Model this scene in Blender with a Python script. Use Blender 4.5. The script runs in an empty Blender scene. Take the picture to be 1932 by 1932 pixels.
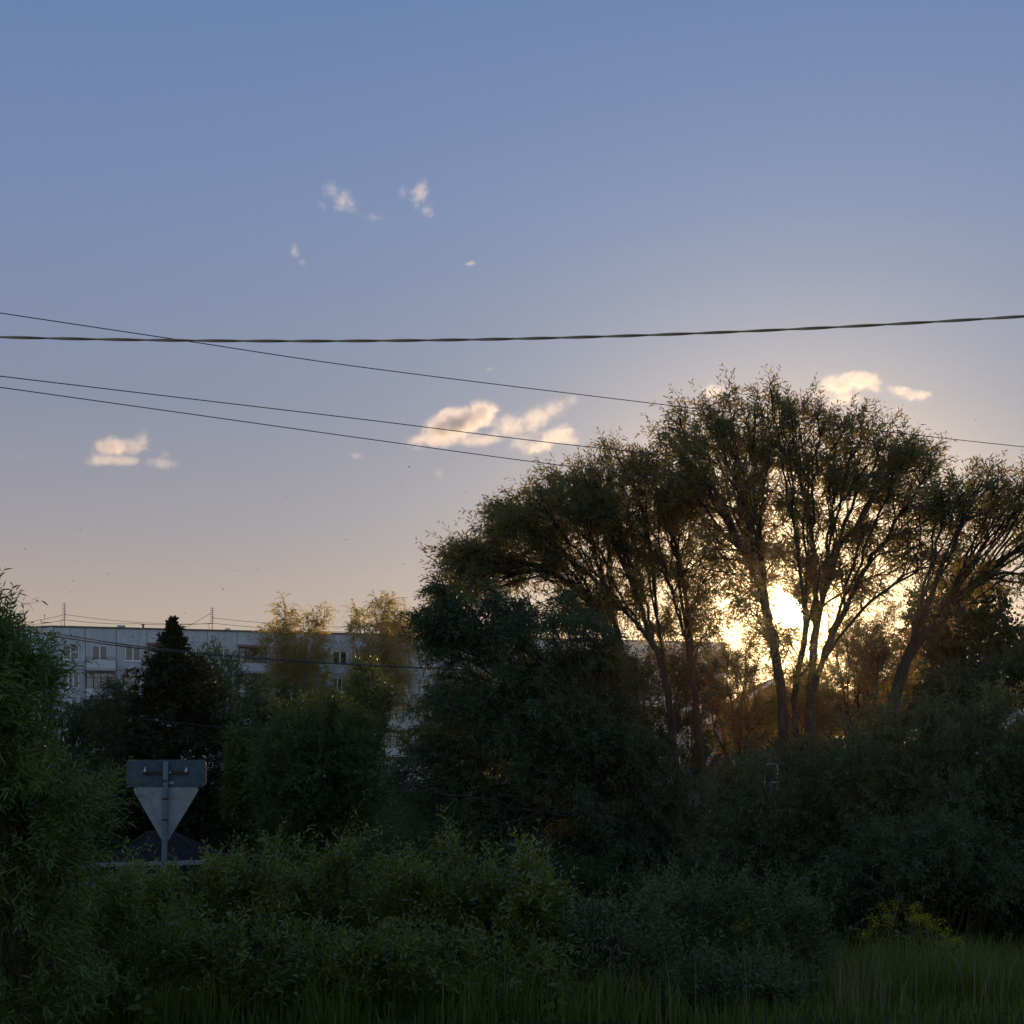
import bpy, math, random
import numpy as np
from mathutils import Vector

# ------------------------------------------------------------------ camera, sky, sun, exposure
SC = bpy.context.scene
COL = SC.collection
K = 0.68 / 1932.0            # tangent of view angle per photo unit (photo is 1932 units wide here)
HX, HY, CZ = 966.0, 1465.0, 4.2
cam = bpy.data.cameras.new('camera')
cam_ob = bpy.data.objects.new('camera', cam)
COL.objects.link(cam_ob)
SC.camera = cam_ob
cam_ob.location = (0, 0, CZ)
cam_ob.rotation_euler = (math.pi / 2, 0, 0)
cam.sensor_width = 36
cam.lens = 36 / 0.68
cam.shift_y = 0.2583
cam.clip_start = 0.1
cam.clip_end = 20000

SUN_EL, SUN_AZ = math.radians(6.1), math.radians(10.4)
SUN_DIR = Vector((math.sin(SUN_AZ) * math.cos(SUN_EL), math.cos(SUN_AZ) * math.cos(SUN_EL), math.sin(SUN_EL)))
world = bpy.data.worlds.new("World")
SC.world = world
world.use_nodes = True


def build_sky():
    nt = world.node_tree
    N, L = nt.nodes, nt.links
    bg = N['Background']
    sky = N.new('ShaderNodeTexSky')
    sky.sky_type = 'NISHITA'
    sky.sun_disc = False
    sky.sun_elevation = SUN_EL
    sky.sun_rotation = SUN_AZ
    sky.ozone_density = 4.0
    sky.dust_density = 0.6
    tc = N.new('ShaderNodeTexCoord')

    def math_node(op, a, b=None, c=None):
        n = N.new('ShaderNodeMath')
        n.operation = op
        for i, v in enumerate((a, b, c)):
            if v is None:
                continue
            if isinstance(v, (int, float)):
                n.inputs[i].default_value = v
            else:
                L.new(v, n.inputs[i])
        return n.outputs[0]

    def vscale(col, fac):
        n = N.new('ShaderNodeVectorMath')
        n.operation = 'SCALE'
        if isinstance(col, tuple):
            n.inputs[0].default_value = col
        else:
            L.new(col, n.inputs[0])
        if isinstance(fac, (int, float)):
            n.inputs[3].default_value = fac
        else:
            L.new(fac, n.inputs[3])
        return n.outputs[0]

    def vadd(a, b):
        n = N.new('ShaderNodeVectorMath')
        n.operation = 'ADD'
        L.new(a, n.inputs[0])
        L.new(b, n.inputs[1])
        return n.outputs[0]
    sep = N.new('ShaderNodeSeparateXYZ')
    L.new(tc.outputs['Generated'], sep.inputs[0])
    # evening air: warm at the horizon, blue overhead, on the sun's side
    ramp = N.new('ShaderNodeValToRGB')
    L.new(sep.outputs[2], ramp.inputs[0])
    cr = ramp.color_ramp
    stops = [(0.0, (.57, .40, .27)), (.095, (.53, .405, .318)), (.16, (.378, .342, .366)), (.235, (.272, .292, .39)),
             (.35, (.20, .275, .462)), (.46, (.145, .238, .462)), (.75, (.11, .205, .46)), (1.0, (.11, .21, .46))]
    cr.elements[0].position, cr.elements[0].color = stops[0][0], stops[0][1] + (1,)
    cr.elements[1].position, cr.elements[1].color = stops[-1][0], stops[-1][1] + (1,)
    for p, c in stops[1:-1]:
        e = cr.elements.new(p)
        e.color = c + (1,)
    # aureole round the sun
    dot = N.new('ShaderNodeVectorMath')
    dot.operation = 'DOT_PRODUCT'
    L.new(tc.outputs['Generated'], dot.inputs[0])
    dot.inputs[1].default_value = SUN_DIR
    ang = math_node('ARCCOSINE', math_node('MINIMUM', dot.outputs['Value'], 1.0))

    def glow(col, sigma):
        return vscale(col, math_node('EXPONENT', math_node('MULTIPLY', ang, -1.0 / sigma)))
    # the unseen sky opposite the sun is blue grey, brightened as foreground fill
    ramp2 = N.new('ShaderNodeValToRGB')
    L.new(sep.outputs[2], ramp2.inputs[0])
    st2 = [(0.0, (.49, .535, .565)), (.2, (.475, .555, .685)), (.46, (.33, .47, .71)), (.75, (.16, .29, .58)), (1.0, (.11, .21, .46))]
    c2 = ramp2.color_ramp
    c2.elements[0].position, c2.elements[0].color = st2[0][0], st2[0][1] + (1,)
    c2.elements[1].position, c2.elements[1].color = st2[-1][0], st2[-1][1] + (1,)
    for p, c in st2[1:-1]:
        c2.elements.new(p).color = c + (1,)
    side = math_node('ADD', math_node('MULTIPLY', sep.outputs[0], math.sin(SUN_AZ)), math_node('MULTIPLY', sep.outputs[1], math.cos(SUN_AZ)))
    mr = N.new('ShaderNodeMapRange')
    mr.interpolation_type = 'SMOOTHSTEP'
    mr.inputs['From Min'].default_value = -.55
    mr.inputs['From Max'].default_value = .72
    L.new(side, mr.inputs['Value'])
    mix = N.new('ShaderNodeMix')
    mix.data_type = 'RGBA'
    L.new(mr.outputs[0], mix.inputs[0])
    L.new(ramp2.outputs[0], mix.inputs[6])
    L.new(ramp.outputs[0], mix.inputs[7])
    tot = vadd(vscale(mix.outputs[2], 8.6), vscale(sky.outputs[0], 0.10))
    tot = vadd(tot, glow((2.6, 2.35, 1.5), 0.15))
    tot = vadd(tot, glow((34.0, 22.0, 8.5), 0.052))
    core = math_node('LESS_THAN', ang, 0.0095)
    tot = vadd(tot, vscale((900.0, 700.0, 420.0), core))
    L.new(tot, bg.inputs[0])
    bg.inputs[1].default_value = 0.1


build_sky()
sun = bpy.data.lights.new('sun', 'SUN')
sun.energy = 3.2
sun.angle = math.radians(0.5)
sun.color = (1.0, 0.66, 0.35)
sun_ob = bpy.data.objects.new('sun', sun)
COL.objects.link(sun_ob)
sun_ob.rotation_euler = SUN_DIR.to_track_quat('Z', 'Y').to_euler()
sun_ob.location = (20, 100, 60)
SC.view_settings.view_transform = 'Standard'
SC.view_settings.look = 'None'
SC.view_settings.exposure = 0.0
SC.view_settings.gamma = 1.0
SC.render.film_transparent = False
cy = SC.cycles
cy.max_bounces = 9
cy.diffuse_bounces = 3
cy.glossy_bounces = 2
cy.transmission_bounces = 3
cy.transparent_max_bounces = 6
cy.volume_bounces = 8
cy.volume_max_steps = 128
cy.use_denoising = True

# ------------------------------------------------------------------ helpers


def at(px, py, D):
    """The point D metres ahead that the photo shows at (px, py)."""
    return np.array(((px - HX) * K * D, D, CZ + (HY - py) * K * D))


GY = np.array([-60, 0, 10, 15, 18, 22, 26, 30, 60, 100, 150, 300, 800, 6000.])
GZ = np.array([2.7, 2.7, 2.2, 1.75, 1.5, 1.1, .6, 0, 0, .6, 2.5, 3.5, 4.0, 4.0])


def ground_z(y):
    return np.interp(y, GY, GZ)


def tag(o, label=None, cat=None, group=None, kind=None):
    for k, v in (('label', label), ('category', cat), ('group', group), ('kind', kind)):
        if v:
            o[k] = v
    return o


def empty(name, loc=(0, 0, 0), rz=0.0):
    o = bpy.data.objects.new(name, None)
    COL.objects.link(o)
    o.location = tuple(loc)
    o.rotation_euler = (0, 0, rz)
    o.empty_display_size = 0.2
    return o


def link(name, me, parent=None):
    o = bpy.data.objects.new(name, me)
    COL.objects.link(o)
    if parent is not None:
        o.parent = parent
    return o


def mesh_np(name, V, F, mat, tint=None, smooth=False, origin=None):
    """Mesh data from numpy: V (n,3), F (m,3) or (m,4)."""
    V = np.asarray(V, dtype=np.float32)
    if origin is not None:
        V = V - np.asarray(origin, dtype=np.float32)
    F = np.asarray(F, dtype=np.int32)
    me = bpy.data.meshes.new(name)
    k = F.shape[1]
    me.vertices.add(len(V))
    me.vertices.foreach_set('co', V.ravel())
    me.loops.add(F.size)
    me.loops.foreach_set('vertex_index', F.ravel())
    me.polygons.add(len(F))
    me.polygons.foreach_set('loop_start', np.arange(0, F.size, k, dtype=np.int32))
    me.polygons.foreach_set('loop_total', np.full(len(F), k, dtype=np.int32))
    if smooth:
        me.polygons.foreach_set('use_smooth', np.ones(len(F), dtype=bool))
    if tint is not None:
        a = me.attributes.new('tint', 'FLOAT', 'POINT')
        a.data.foreach_set('value', np.asarray(tint, dtype=np.float32))
    me.update(calc_edges=True)
    me.materials.append(mat)
    return me


class MB:
    """Collects boxes, tubes and polygons for one mesh."""

    def __init__(self):
        self.v, self.f = [], []

    def add(self, V, F):
        b = len(self.v)
        self.v += [tuple(p) for p in V]
        self.f += [tuple(i + b for i in q) for q in F]
        return self

    def box(self, x0, x1, y0, y1, z0, z1):
        V = [(x0, y0, z0), (x1, y0, z0), (x1, y1, z0), (x0, y1, z0), (x0, y0, z1), (x1, y0, z1), (x1, y1, z1), (x0, y1, z1)]
        return self.add(V, [(3, 2, 1, 0), (4, 5, 6, 7), (0, 1, 5, 4), (1, 2, 6, 5), (2, 3, 7, 6), (3, 0, 4, 7)])

    def prism(self, poly, a, b, axis):
        """Polygon (list of 2D points) extruded along axis ('x','y' or 'z') from a to b."""
        def p3(p, t):
            return {'x': (t, p[0], p[1]), 'y': (p[0], t, p[1]), 'z': (p[0], p[1], t)}[axis]
        n = len(poly)
        V = [p3(p, a) for p in poly] + [p3(p, b) for p in poly]
        F = [tuple(range(n - 1, -1, -1)), tuple(range(n, 2 * n))] + [(i, (i + 1) % n, n + (i + 1) % n, n + i) for i in range(n)]
        return self.add(V, F)

    def tube(self, pts, r, n=8, cap=True):
        pts = [Vector(p) for p in pts]
        rs = r if isinstance(r, (list, tuple)) else [r] * len(pts)
        V, F = [], []
        ref = None
        for i, p in enumerate(pts):
            d = (pts[min(i + 1, len(pts) - 1)] - pts[max(i - 1, 0)]).normalized()
            if ref is None:
                ref = Vector((0, 0, 1)) if abs(d.z) < .9 else Vector((1, 0, 0))
            a = (ref - d * ref.dot(d)).normalized()
            ref = a
            b = d.cross(a)
            for k in range(n):
                t = 2 * math.pi * k / n
                V.append(p + (a * math.cos(t) + b * math.sin(t)) * rs[i])
        for i in range(len(pts) - 1):
            for k in range(n):
                F.append((i * n + k, i * n + (k + 1) % n, (i + 1) * n + (k + 1) % n, (i + 1) * n + k))
        if cap:
            F.append(tuple(range(n - 1, -1, -1)))
            F.append(tuple((len(pts) - 1) * n + k for k in range(n)))
        return self.add(V, F)

    def mesh(self, name, mat, smooth=False):
        me = bpy.data.meshes.new(name)
        me.from_pydata(self.v, [], self.f)
        me.update()
        if smooth:
            for p in me.polygons:
                p.use_smooth = True
        me.materials.append(mat)
        return me

    def build(self, name, mat, parent=None, smooth=False):
        return link(name, self.mesh(name, mat, smooth), parent)


# ------------------------------------------------------------------ materials


def new_mat(name):
    m = bpy.data.materials.new(name)
    m.use_nodes = True
    nt = m.node_tree
    return m, nt, nt.nodes['Principled BSDF'], nt.nodes['Material Output']


def surf_mat(name, c1, c2, rough=.7, scale=3.0, metal=0.0, bump=0.0, detail=6, spec=.4, stretch=(1, 1, 1)):
    """Two-tone noisy surface."""
    m, nt, b, out = new_mat(name)
    tc = nt.nodes.new('ShaderNodeTexCoord')
    mp = nt.nodes.new('ShaderNodeMapping')
    mp.inputs['Scale'].default_value = stretch
    nz = nt.nodes.new('ShaderNodeTexNoise')
    nz.inputs['Scale'].default_value = scale
    nz.inputs['Detail'].default_value = detail
    nz.inputs['Roughness'].default_value = .62
    rp = nt.nodes.new('ShaderNodeValToRGB')
    rp.color_ramp.elements[0].position, rp.color_ramp.elements[1].position = .32, .7
    rp.color_ramp.elements[0].color = c1 + (1,)
    rp.color_ramp.elements[1].color = c2 + (1,)
    oi = nt.nodes.new('ShaderNodeObjectInfo')
    ad = nt.nodes.new('ShaderNodeVectorMath')
    ad.operation = 'MULTIPLY_ADD'
    nt.links.new(oi.outputs['Random'], ad.inputs[0])
    ad.inputs[1].default_value = (37, 53, 71)
    nt.links.new(tc.outputs['Object'], ad.inputs[2])
    nt.links.new(ad.outputs[0], mp.inputs[0])
    nt.links.new(mp.outputs[0], nz.inputs['Vector'])
    nt.links.new(nz.outputs['Fac'], rp.inputs[0])
    nt.links.new(rp.outputs[0], b.inputs['Base Color'])
    b.inputs['Roughness'].default_value = rough
    b.inputs['Metallic'].default_value = metal
    b.inputs['Specular IOR Level'].default_value = spec
    if bump:
        bp = nt.nodes.new('ShaderNodeBump')
        bp.inputs['Strength'].default_value = bump
        bp.inputs['Distance'].default_value = .02
        nt.links.new(nz.outputs['Fac'], bp.inputs['Height'])
        nt.links.new(bp.outputs[0], b.inputs['Normal'])
    return m


def leaf_mat(name, c1, c2, trans, tmix=.35, rough=.42, spec=.35):
    """Leaf: c1..c2 by a per-leaf tint, light passing through in the colour trans."""
    m, nt, b, out = new_mat(name)
    at_ = nt.nodes.new('ShaderNodeAttribute')
    at_.attribute_name = 'tint'
    mx = nt.nodes.new('ShaderNodeMix')
    mx.data_type = 'RGBA'
    nt.links.new(at_.outputs['Fac'], mx.inputs[0])
    mx.inputs[6].default_value = c1 + (1,)
    mx.inputs[7].default_value = c2 + (1,)
    nt.links.new(mx.outputs[2], b.inputs['Base Color'])
    b.inputs['Roughness'].default_value = rough
    b.inputs['Specular IOR Level'].default_value = spec
    tr = nt.nodes.new('ShaderNodeBsdfTranslucent')
    tr.inputs['Color'].default_value = trans + (1,)
    ms = nt.nodes.new('ShaderNodeMixShader')
    ms.inputs[0].default_value = tmix
    nt.links.new(b.outputs[0], ms.inputs[1])
    nt.links.new(tr.outputs[0], ms.inputs[2])
    nt.links.new(ms.outputs[0], out.inputs['Surface'])
    return m


M = {}
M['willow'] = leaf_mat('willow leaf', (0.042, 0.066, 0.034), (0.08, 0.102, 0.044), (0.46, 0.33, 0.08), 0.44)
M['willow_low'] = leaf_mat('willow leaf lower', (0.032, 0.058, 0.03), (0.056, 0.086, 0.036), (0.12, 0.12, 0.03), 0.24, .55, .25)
M['bush_right'] = leaf_mat('bush leaf', (0.034, 0.064, 0.03), (0.056, 0.09, 0.038), (0.17, 0.16, 0.04), 0.32)
M['osier'] = leaf_mat('osier leaf', (0.05, 0.105, 0.03), (0.125, 0.155, 0.032), (0.18, 0.24, 0.03), 0.36)
M['shrub'] = leaf_mat('shrub leaf', (0.042, 0.075, 0.022), (0.165, 0.175, 0.028), (0.21, 0.23, 0.02), 0.36, .36, .6)
M['shrub_grey'] = leaf_mat('grey shrub leaf', (0.036, 0.074, 0.028), (0.086, 0.115, 0.042), (0.12, 0.15, 0.03), 0.3)
M['birch'] = leaf_mat('birch leaf', (0.042, 0.056, 0.02), (0.075, 0.082, 0.024), (0.74, 0.55, 0.16), 0.52)
M['linden'] = leaf_mat('broad leaf', (0.028, 0.05, 0.022), (0.048, 0.072, 0.026), (0.1, 0.1, 0.02), 0.24, .6, .2)
M['fresh'] = leaf_mat('fresh leaf', (0.048, 0.09, 0.02), (0.09, 0.12, 0.022), (0.13, 0.14, 0.02), 0.32)
M['golden'] = leaf_mat('golden leaf', (0.06, 0.072, 0.022), (0.1, 0.092, 0.024), (0.4, 0.25, 0.05), 0.46)
M['middle'] = leaf_mat('orchard leaf', (0.034, 0.075, 0.026), (0.062, 0.105, 0.03), (0.12, 0.14, 0.02), 0.28, .6, .2)
M['needle'] = leaf_mat('conifer spray', (0.02, 0.03, 0.015), (0.036, 0.042, 0.018), (0.05, 0.05, 0.015), 0.12, .7, .1)
M['grass'] = leaf_mat('grass blade', (0.04, 0.078, 0.014), (0.09, 0.115, 0.018), (0.18, 0.21, 0.016), 0.42)
M['straw'] = leaf_mat('dry straw', (.16, .125, .07), (.24, .19, .11), (.2, .15, .08), .3, .7, .2)
M['catkin'] = leaf_mat('catkin', (0.13, 0.12, 0.09), (0.2, 0.18, 0.14), (0.15, 0.13, 0.1), 0.3, .8, .1)
M['flower'] = leaf_mat('yellow petals', (.27, .23, .010), (.40, .34, .012), (.22, .19, .01), .3, .6, .2)
M['bark'] = surf_mat('willow bark', (.030, .023, .017), (.075, .058, .043), .9, 9, bump=.8, spec=.15, stretch=(1, 1, .25))
M['bark_birch'] = surf_mat('birch bark', (.08, .07, .06), (.42, .40, .37), .8, 5, spec=.2, stretch=(1, 1, .3))
M['stem'] = surf_mat('shrub stem', (.035, .030, .016), (.070, .060, .028), .8, 12, spec=.2)
M['ground'] = surf_mat('soil and turf', (.020, .026, .010), (.045, .052, .018), 1.0, .8, bump=.5, spec=0.0)
M['concrete'] = surf_mat('painted panel', (.36, .38, .37), (.53, .54, .53), .85, 1.6, bump=.15, spec=.2, stretch=(1.6, 1, .5))
M['concrete_end'] = surf_mat('end wall panel', (.44, .45, .44), (.54, .55, .54), .85, 1.0, bump=.15, spec=.2)
M['joint'] = surf_mat('panel joint mastic', (.10, .10, .10), (.17, .17, .17), .9, 6, spec=.1)
M['roof'] = surf_mat('roof felt', (.10, .09, .08), (.16, .14, .12), .9, 3, spec=.15)
M['frame_white'] = surf_mat('white window frame', (.70, .70, .70), (.80, .80, .80), .45, 5, spec=.4)
M['frame_brown'] = surf_mat('brown painted timber', (.085, .035, .022), (.15, .065, .04), .7, 6, spec=.25)
M['balcony'] = surf_mat('balcony sheet', (.50, .50, .48), (.60, .60, .58), .7, 3, spec=.25)
M['rust_roof'] = surf_mat('balcony roof sheet', (.16, .07, .05), (.24, .11, .08), .75, 4, spec=.25)
M['steel'] = surf_mat('galvanised steel', (.22, .24, .25), (.34, .36, .37), .55, 10, metal=.5, spec=.4)
M['dark_steel'] = surf_mat('dark steel', (.035, .033, .03), (.07, .065, .06), .6, 10, metal=.5)
M['curtain'] = surf_mat('curtain', (.28, .25, .22), (.42, .38, .33), .9, 3, stretch=(8, 8, .3))
M['room'] = surf_mat('dim room', (.05, .045, .04), (.09, .08, .07), .9, 2)
M['brick'] = surf_mat('hut brick', (.16, .07, .05), (.26, .12, .09), .9, 5, spec=.15)
M['cable'] = surf_mat('black insulated cable', (.020, .018, .016), (.035, .032, .028), .55, 20, spec=.4)
M['twisted'] = surf_mat('weathered cable insulation', (.27, .195, .105), (.37, .28, .165), .6, 20, spec=.3)
M['plate'] = surf_mat('blue grey plate back', (.028, .048, .062), (.060, .090, .108), .6, 9, spec=.35)
M['yield'] = surf_mat('grey plate back', (.155, .18, .175), (.265, .29, .28), .55, 7, metal=.1, spec=.4)
M['pole'] = surf_mat('painted sign pole', (.085, .11, .13), (.15, .18, .20), .6, 14, metal=.2, spec=.35)
M['bracket'] = surf_mat('dark red bracket', (.030, .012, .010), (.06, .02, .015), .7, 10)
M['bolt'] = surf_mat('bright bolt', (.60, .62, .65), (.8, .8, .82), .35, 10, metal=.8)
M['sticker'] = surf_mat('pale sticker', (.20, .24, .27), (.34, .37, .40), .6, 40)
M['sticker_orange'] = surf_mat('worn orange sticker', (.24, .22, .18), (.36, .25, .14), .6, 60)
M['slate'] = surf_mat('dark corrugated sheet', (.018, .017, .017), (.036, .033, .033), .9, 4, spec=.08)
M['timber'] = surf_mat('dark timber', (.035, .025, .018), (.06, .045, .03), .85, 8, stretch=(1, 1, .2))
M['fence_white'] = surf_mat('white fence rail', (.13, .15, .17), (.22, .24, .26), .6, 6)
M['fence_sheet'] = surf_mat('dark fence sheet', (.014, .015, .015), (.028, .028, .028), .8, 3, spec=.1)
M['house_wall'] = surf_mat('house siding', (.09, .075, .06), (.15, .125, .10), .85, 3)
M['house_blue'] = surf_mat('blue grey siding', (.22, .27, .33), (.30, .35, .41), .8, 3)
M['board_white'] = surf_mat('white bargeboard', (.62, .64, .66), (.74, .75, .76), .6, 6)
M['bird'] = surf_mat('dark plumage', (.015, .014, .014), (.03, .028, .028), .8, 30)


def glass_mat():
    m, nt, b, out = new_mat('window glass')
    b.inputs['Base Color'].default_value = (.9, .93, .95, 1)
    b.inputs['Roughness'].default_value = .03
    b.inputs['IOR'].default_value = 1.5
    tr = nt.nodes.new('ShaderNodeBsdfTransparent')
    tr.inputs['Color'].default_value = (.80, .83, .84, 1)
    gl = nt.nodes.new('ShaderNodeBsdfGlossy')
    gl.inputs['Roughness'].default_value = .03
    fr = nt.nodes.new('ShaderNodeFresnel')
    fr.inputs['IOR'].default_value = 1.75
    ms = nt.nodes.new('ShaderNodeMixShader')
    nt.links.new(fr.outputs[0], ms.inputs[0])
    nt.links.new(tr.outputs[0], ms.inputs[1])
    nt.links.new(gl.outputs[0], ms.inputs[2])
    nt.links.new(ms.outputs[0], out.inputs['Surface'])
    return m


M['glass'] = glass_mat()

# ------------------------------------------------------------------ ground


def build_ground():
    ys = np.unique(np.concatenate([np.linspace(-60, 8, 10), np.linspace(8, 34, 53), np.linspace(36, 160, 40), np.geomspace(170, 6000, 20)]))
    xs = np.unique(np.concatenate([-np.geomspace(20, 4000, 14), np.linspace(-20, 20, 41), np.geomspace(20, 4000, 14)]))
    rng = np.random.default_rng(4)
    X, Y = np.meshgrid(xs, ys)
    Z = ground_z(Y) + rng.normal(0, .035, X.shape) * (np.abs(Y - 20) < 30)
    V = np.stack([X.ravel(), Y.ravel(), Z.ravel()], 1)
    n, m = len(xs), len(ys)
    i = (np.arange(m - 1)[:, None] * n + np.arange(n - 1)[None]).ravel()
    F = np.stack([i, i + 1, i + n + 1, i + n], 1)
    o = link('ground', mesh_np('ground', V, F, M['ground'], smooth=True))
    tag(o, kind='structure')


build_ground()

# ------------------------------------------------------------------ apartment building
ROOF_Z, FLOOR_H, ATTIC_H, MOD = 19.2, 2.84, 1.48, 3.0
NMOD, NROW = 24, 5


def build_apartments():
    A = at(102, 1465, 150)
    ang = math.atan2(18.3, 67.2)
    b = empty('apartment_building', (A[0], A[1], 0), ang)
    tag(b, 'long pale concrete panel apartment block with glazed balconies beyond the trees', 'building')
    gz = 2.4
    L = NMOD * MOD
    # solid core behind the facing panels: rooms are shallow recesses in it
    EX, EY = -8.6, 6.0
    poly = [(0.02, .75), (L, .75), (L, 12.0), (EX + .05, 12.0), (EX + .05, EY + .6), (0.02, .9)]
    MB().prism(poly, gz, ROOF_Z - .12, 'z').build('core_wall', M['room'], b)
    roof_poly = [(-.10, -.10), (L + .2, -.10), (L + .2, 12.3), (EX - .15, 12.3), (EX - .15, EY - .05)]
    rf = MB().prism(roof_poly, ROOF_Z - .12, ROOF_Z + .04, 'z').build('roof', M['roof'], b)
    MB().box(6.1, 6.9, 1.0, 1.7, ROOF_Z + .04, ROOF_Z + .34).build('vent_block', M['concrete'], rf)
    v = MB().tube([(8.65, 1.2, ROOF_Z), (8.65, 1.2, ROOF_Z + .45)], .1)
    v.tube([(8.65, 1.2, ROOF_Z + .45), (8.65, 1.2, ROOF_Z + .53)], .2).build('vent_pipe', M['roof'], rf)
    MB().box(16.9, 17.4, 1.0, 1.6, ROOF_Z + .04, ROOF_Z + .3).build('vent_block', M['concrete'], rf)
    hut = MB().prism([(2.0, 0), (5.0, 0), (5.0, 1.62), (2.0, 1.25)], 33.9, 36.9, 'x')
    h = hut.build('roof_hut', M['brick'], b)
    h.location.z = ROOF_Z + .03
    MB().prism([(1.8, 1.26), (5.2, 1.68), (5.2, 1.80), (1.8, 1.38)], 33.7, 37.1, 'x').build('hut_roof', M['roof'], h)

    # facing panels (shared meshes, 2 cm joints)
    g = .025
    solid = MB().box(g, MOD - g, 0, .25, g, FLOOR_H - g).mesh('panel', M['concrete'])
    attic = MB().box(g, MOD - g, 0, .25, g, ATTIC_H - g).mesh('panel', M['concrete'])
    wx0, wx1, wz0, wz1 = .85, 2.39, FLOOR_H - 1.87, FLOOR_H - .37
    wp = MB().box(g, wx0, 0, .25, g, FLOOR_H - g).box(wx1, MOD - g, 0, .25, g, FLOOR_H - g)
    wp.box(wx0, wx1, 0, .25, g, wz0).box(wx0, wx1, 0, .25, wz1, FLOOR_H - g)
    wpm = wp.mesh('panel', M['concrete'])
    dz0 = .12
    bp = MB().box(g, .62, 0, .25, g, FLOOR_H - g).box(2.15, MOD - g, 0, .25, g, FLOOR_H - g)
    bp.box(.62, 2.15, 0, .25, g, dz0).box(.62, 2.15, 0, .25, wz1, FLOOR_H - g).box(1.25, 2.15, 0, .25, dz0, wz0)
    bpm = bp.mesh('panel', M['concrete'])
    jt = MB().box(0, L, .12, .3, gz, ROOF_Z - .12)
    # joints show as dark recessed lines between panels: a backing sheet with the window bays left out
    jb = MB()
    for i in range(NMOD + 1):
        jb.box(i * MOD - .12 if i else .02, min(i * MOD + .12, L), .15, .26, gz, ROOF_Z - .13)
    for r in range(NROW + 1):
        z = ROOF_Z - ATTIC_H - r * FLOOR_H
        jb.box(.13, L - .13, .16, .27, z - .1, z + .1)
    jb.build('joint_backing', M['joint'], b)

    # window meshes
    def wmesh(x0, x1, z0, z1, mull, trans=()):
        f = MB()
        t, y0, y1 = .075, .05, .14
        f.box(x0, x1, y0, y1, z0, z0 + t).box(x0, x1, y0, y1, z1 - t, z1)
        f.box(x0, x0 + t, y0, y1, z0 + t, z1 - t).box(x1 - t, x1, y0, y1, z0 + t, z1 - t)
        xs = [x0 + t] + [x0 + (x1 - x0) * m for m in mull] + [x1 - t]
        for m in xs[1:-1]:
            f.box(m - .055, m + .055, y0, y1, z0 + t, z1 - t)
        for k in trans:
            a = xs[k] + (.055 if k else 0)
            c = xs[k + 1] - (.055 if k + 1 < len(xs) - 1 else 0)
            zm = z0 + (z1 - z0) * .52
            f.box(a, c, y0 + .01, y1 - .01, zm - .035, zm + .035)
        f.box(x0 - .06, x1 + .06, -.09, .04, z0 - .07, z0 - .02)
        panes = []
        for k in range(len(xs) - 1):
            a = xs[k] + (.055 if k else 0)
            c = xs[k + 1] - (.055 if k + 1 < len(xs) - 1 else 0)
            panes.append((a, c))
        fm = f.mesh('window', M['frame_white'])
        pm = [MB().box(a, c, .090, .098, z0 + t, z1 - t).mesh('pane', M['glass']) for a, c in panes]
        return fm, pm
    W2 = wmesh(wx0 + .01, wx1 - .01, wz0 + .01, wz1 - .01, (.47,), (1,))
    W2b = wmesh(wx0 + .01, wx1 - .01, wz0 + .01, wz1 - .01, (.5,))
    W3 = wmesh(wx0 + .01, wx1 - .01, wz0 + .01, wz1 - .01, (.33, .64))
    WB = wmesh(.63, 2.14, wz0 + .01, wz1 - .01, (.5,))
    cur_l = MB().box(wx0 + .05, wx0 + .62, .3, .33, wz0, wz1).mesh('curtain', M['curtain'])
    cur_r = MB().box(wx1 - .55, wx1 - .05, .3, .33, wz0, wz1).mesh('curtain', M['curtain'])
    rng = random.Random(5)
    pattern = "WBWGWWGWBWWGWBWWGWBWWGWWB"

    def put(name, me, x, z, par=b):
        o = link(name, me, par)
        o.location = (x, 0, z)
        return o
    slab = MB().box(.05, MOD - .05, -1.05, -.002, -.1, .06).mesh('balcony_slab', M['concrete'])
    para = MB().box(.10, MOD - .10, -1.03, -.99, .10, .92).box(.10, .14, -.985, -.01, .10, .92).box(MOD - .14, MOD - .10, -.985, -.01, .10, .92)
    parm = para.mesh('balcony_parapet', M['balcony'])
    rail = MB()
    for zz in (1.0, 1.22):
        rail.tube([(.1, -1.0, zz), (MOD - .1, -1.0, zz)], .022, 5).tube([(.1, -1.0, zz), (.1, -.02, zz)], .022, 5)
    for xx in (.1, .8, 1.5, 2.2, MOD - .1):
        rail.tube([(xx, -1.01, .92), (xx, -1.01, 1.24)], .02, 5)
    railm = rail.mesh('balcony_rail', M['dark_steel'])
    gl = MB()
    zt = FLOOR_H - .42
    for xx in (.12, .78, 1.47, 2.16, MOD - .18):
        gl.box(xx - .05, xx + .05, -1.03, -.96, .93, zt)
    gl.box(.07, MOD - .13, -1.04, -.95, zt, zt + .11).box(.17, MOD - .23, -1.02, -.97, 1.98, 2.05)
    for xx in (.08, MOD - .19):
        gl.box(xx, xx + .07, -.94, -.02, zt, zt + .10).box(xx, xx + .07, -.52, -.45, .93, zt)
    glm = gl.mesh('balcony_glazing', M['frame_brown'])
    glp = MB().box(.17, MOD - .23, -1.0, -.992, .93, zt).mesh('pane', M['glass'])
    br = MB().prism([(-1.25, FLOOR_H - .34), (-.01, FLOOR_H - .02), (-.01, FLOOR_H + .04), (-1.25, FLOOR_H - .28)], 0, MOD, 'x').mesh('balcony_roof', M['rust_roof'])
    brs = MB().prism([(-1.0, FLOOR_H - .9), (-.01, FLOOR_H - .9), (-.01, FLOOR_H - .05), (-1.0, FLOOR_H - .30)], .02, .05, 'x').mesh('side_panel', M['balcony'])
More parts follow.
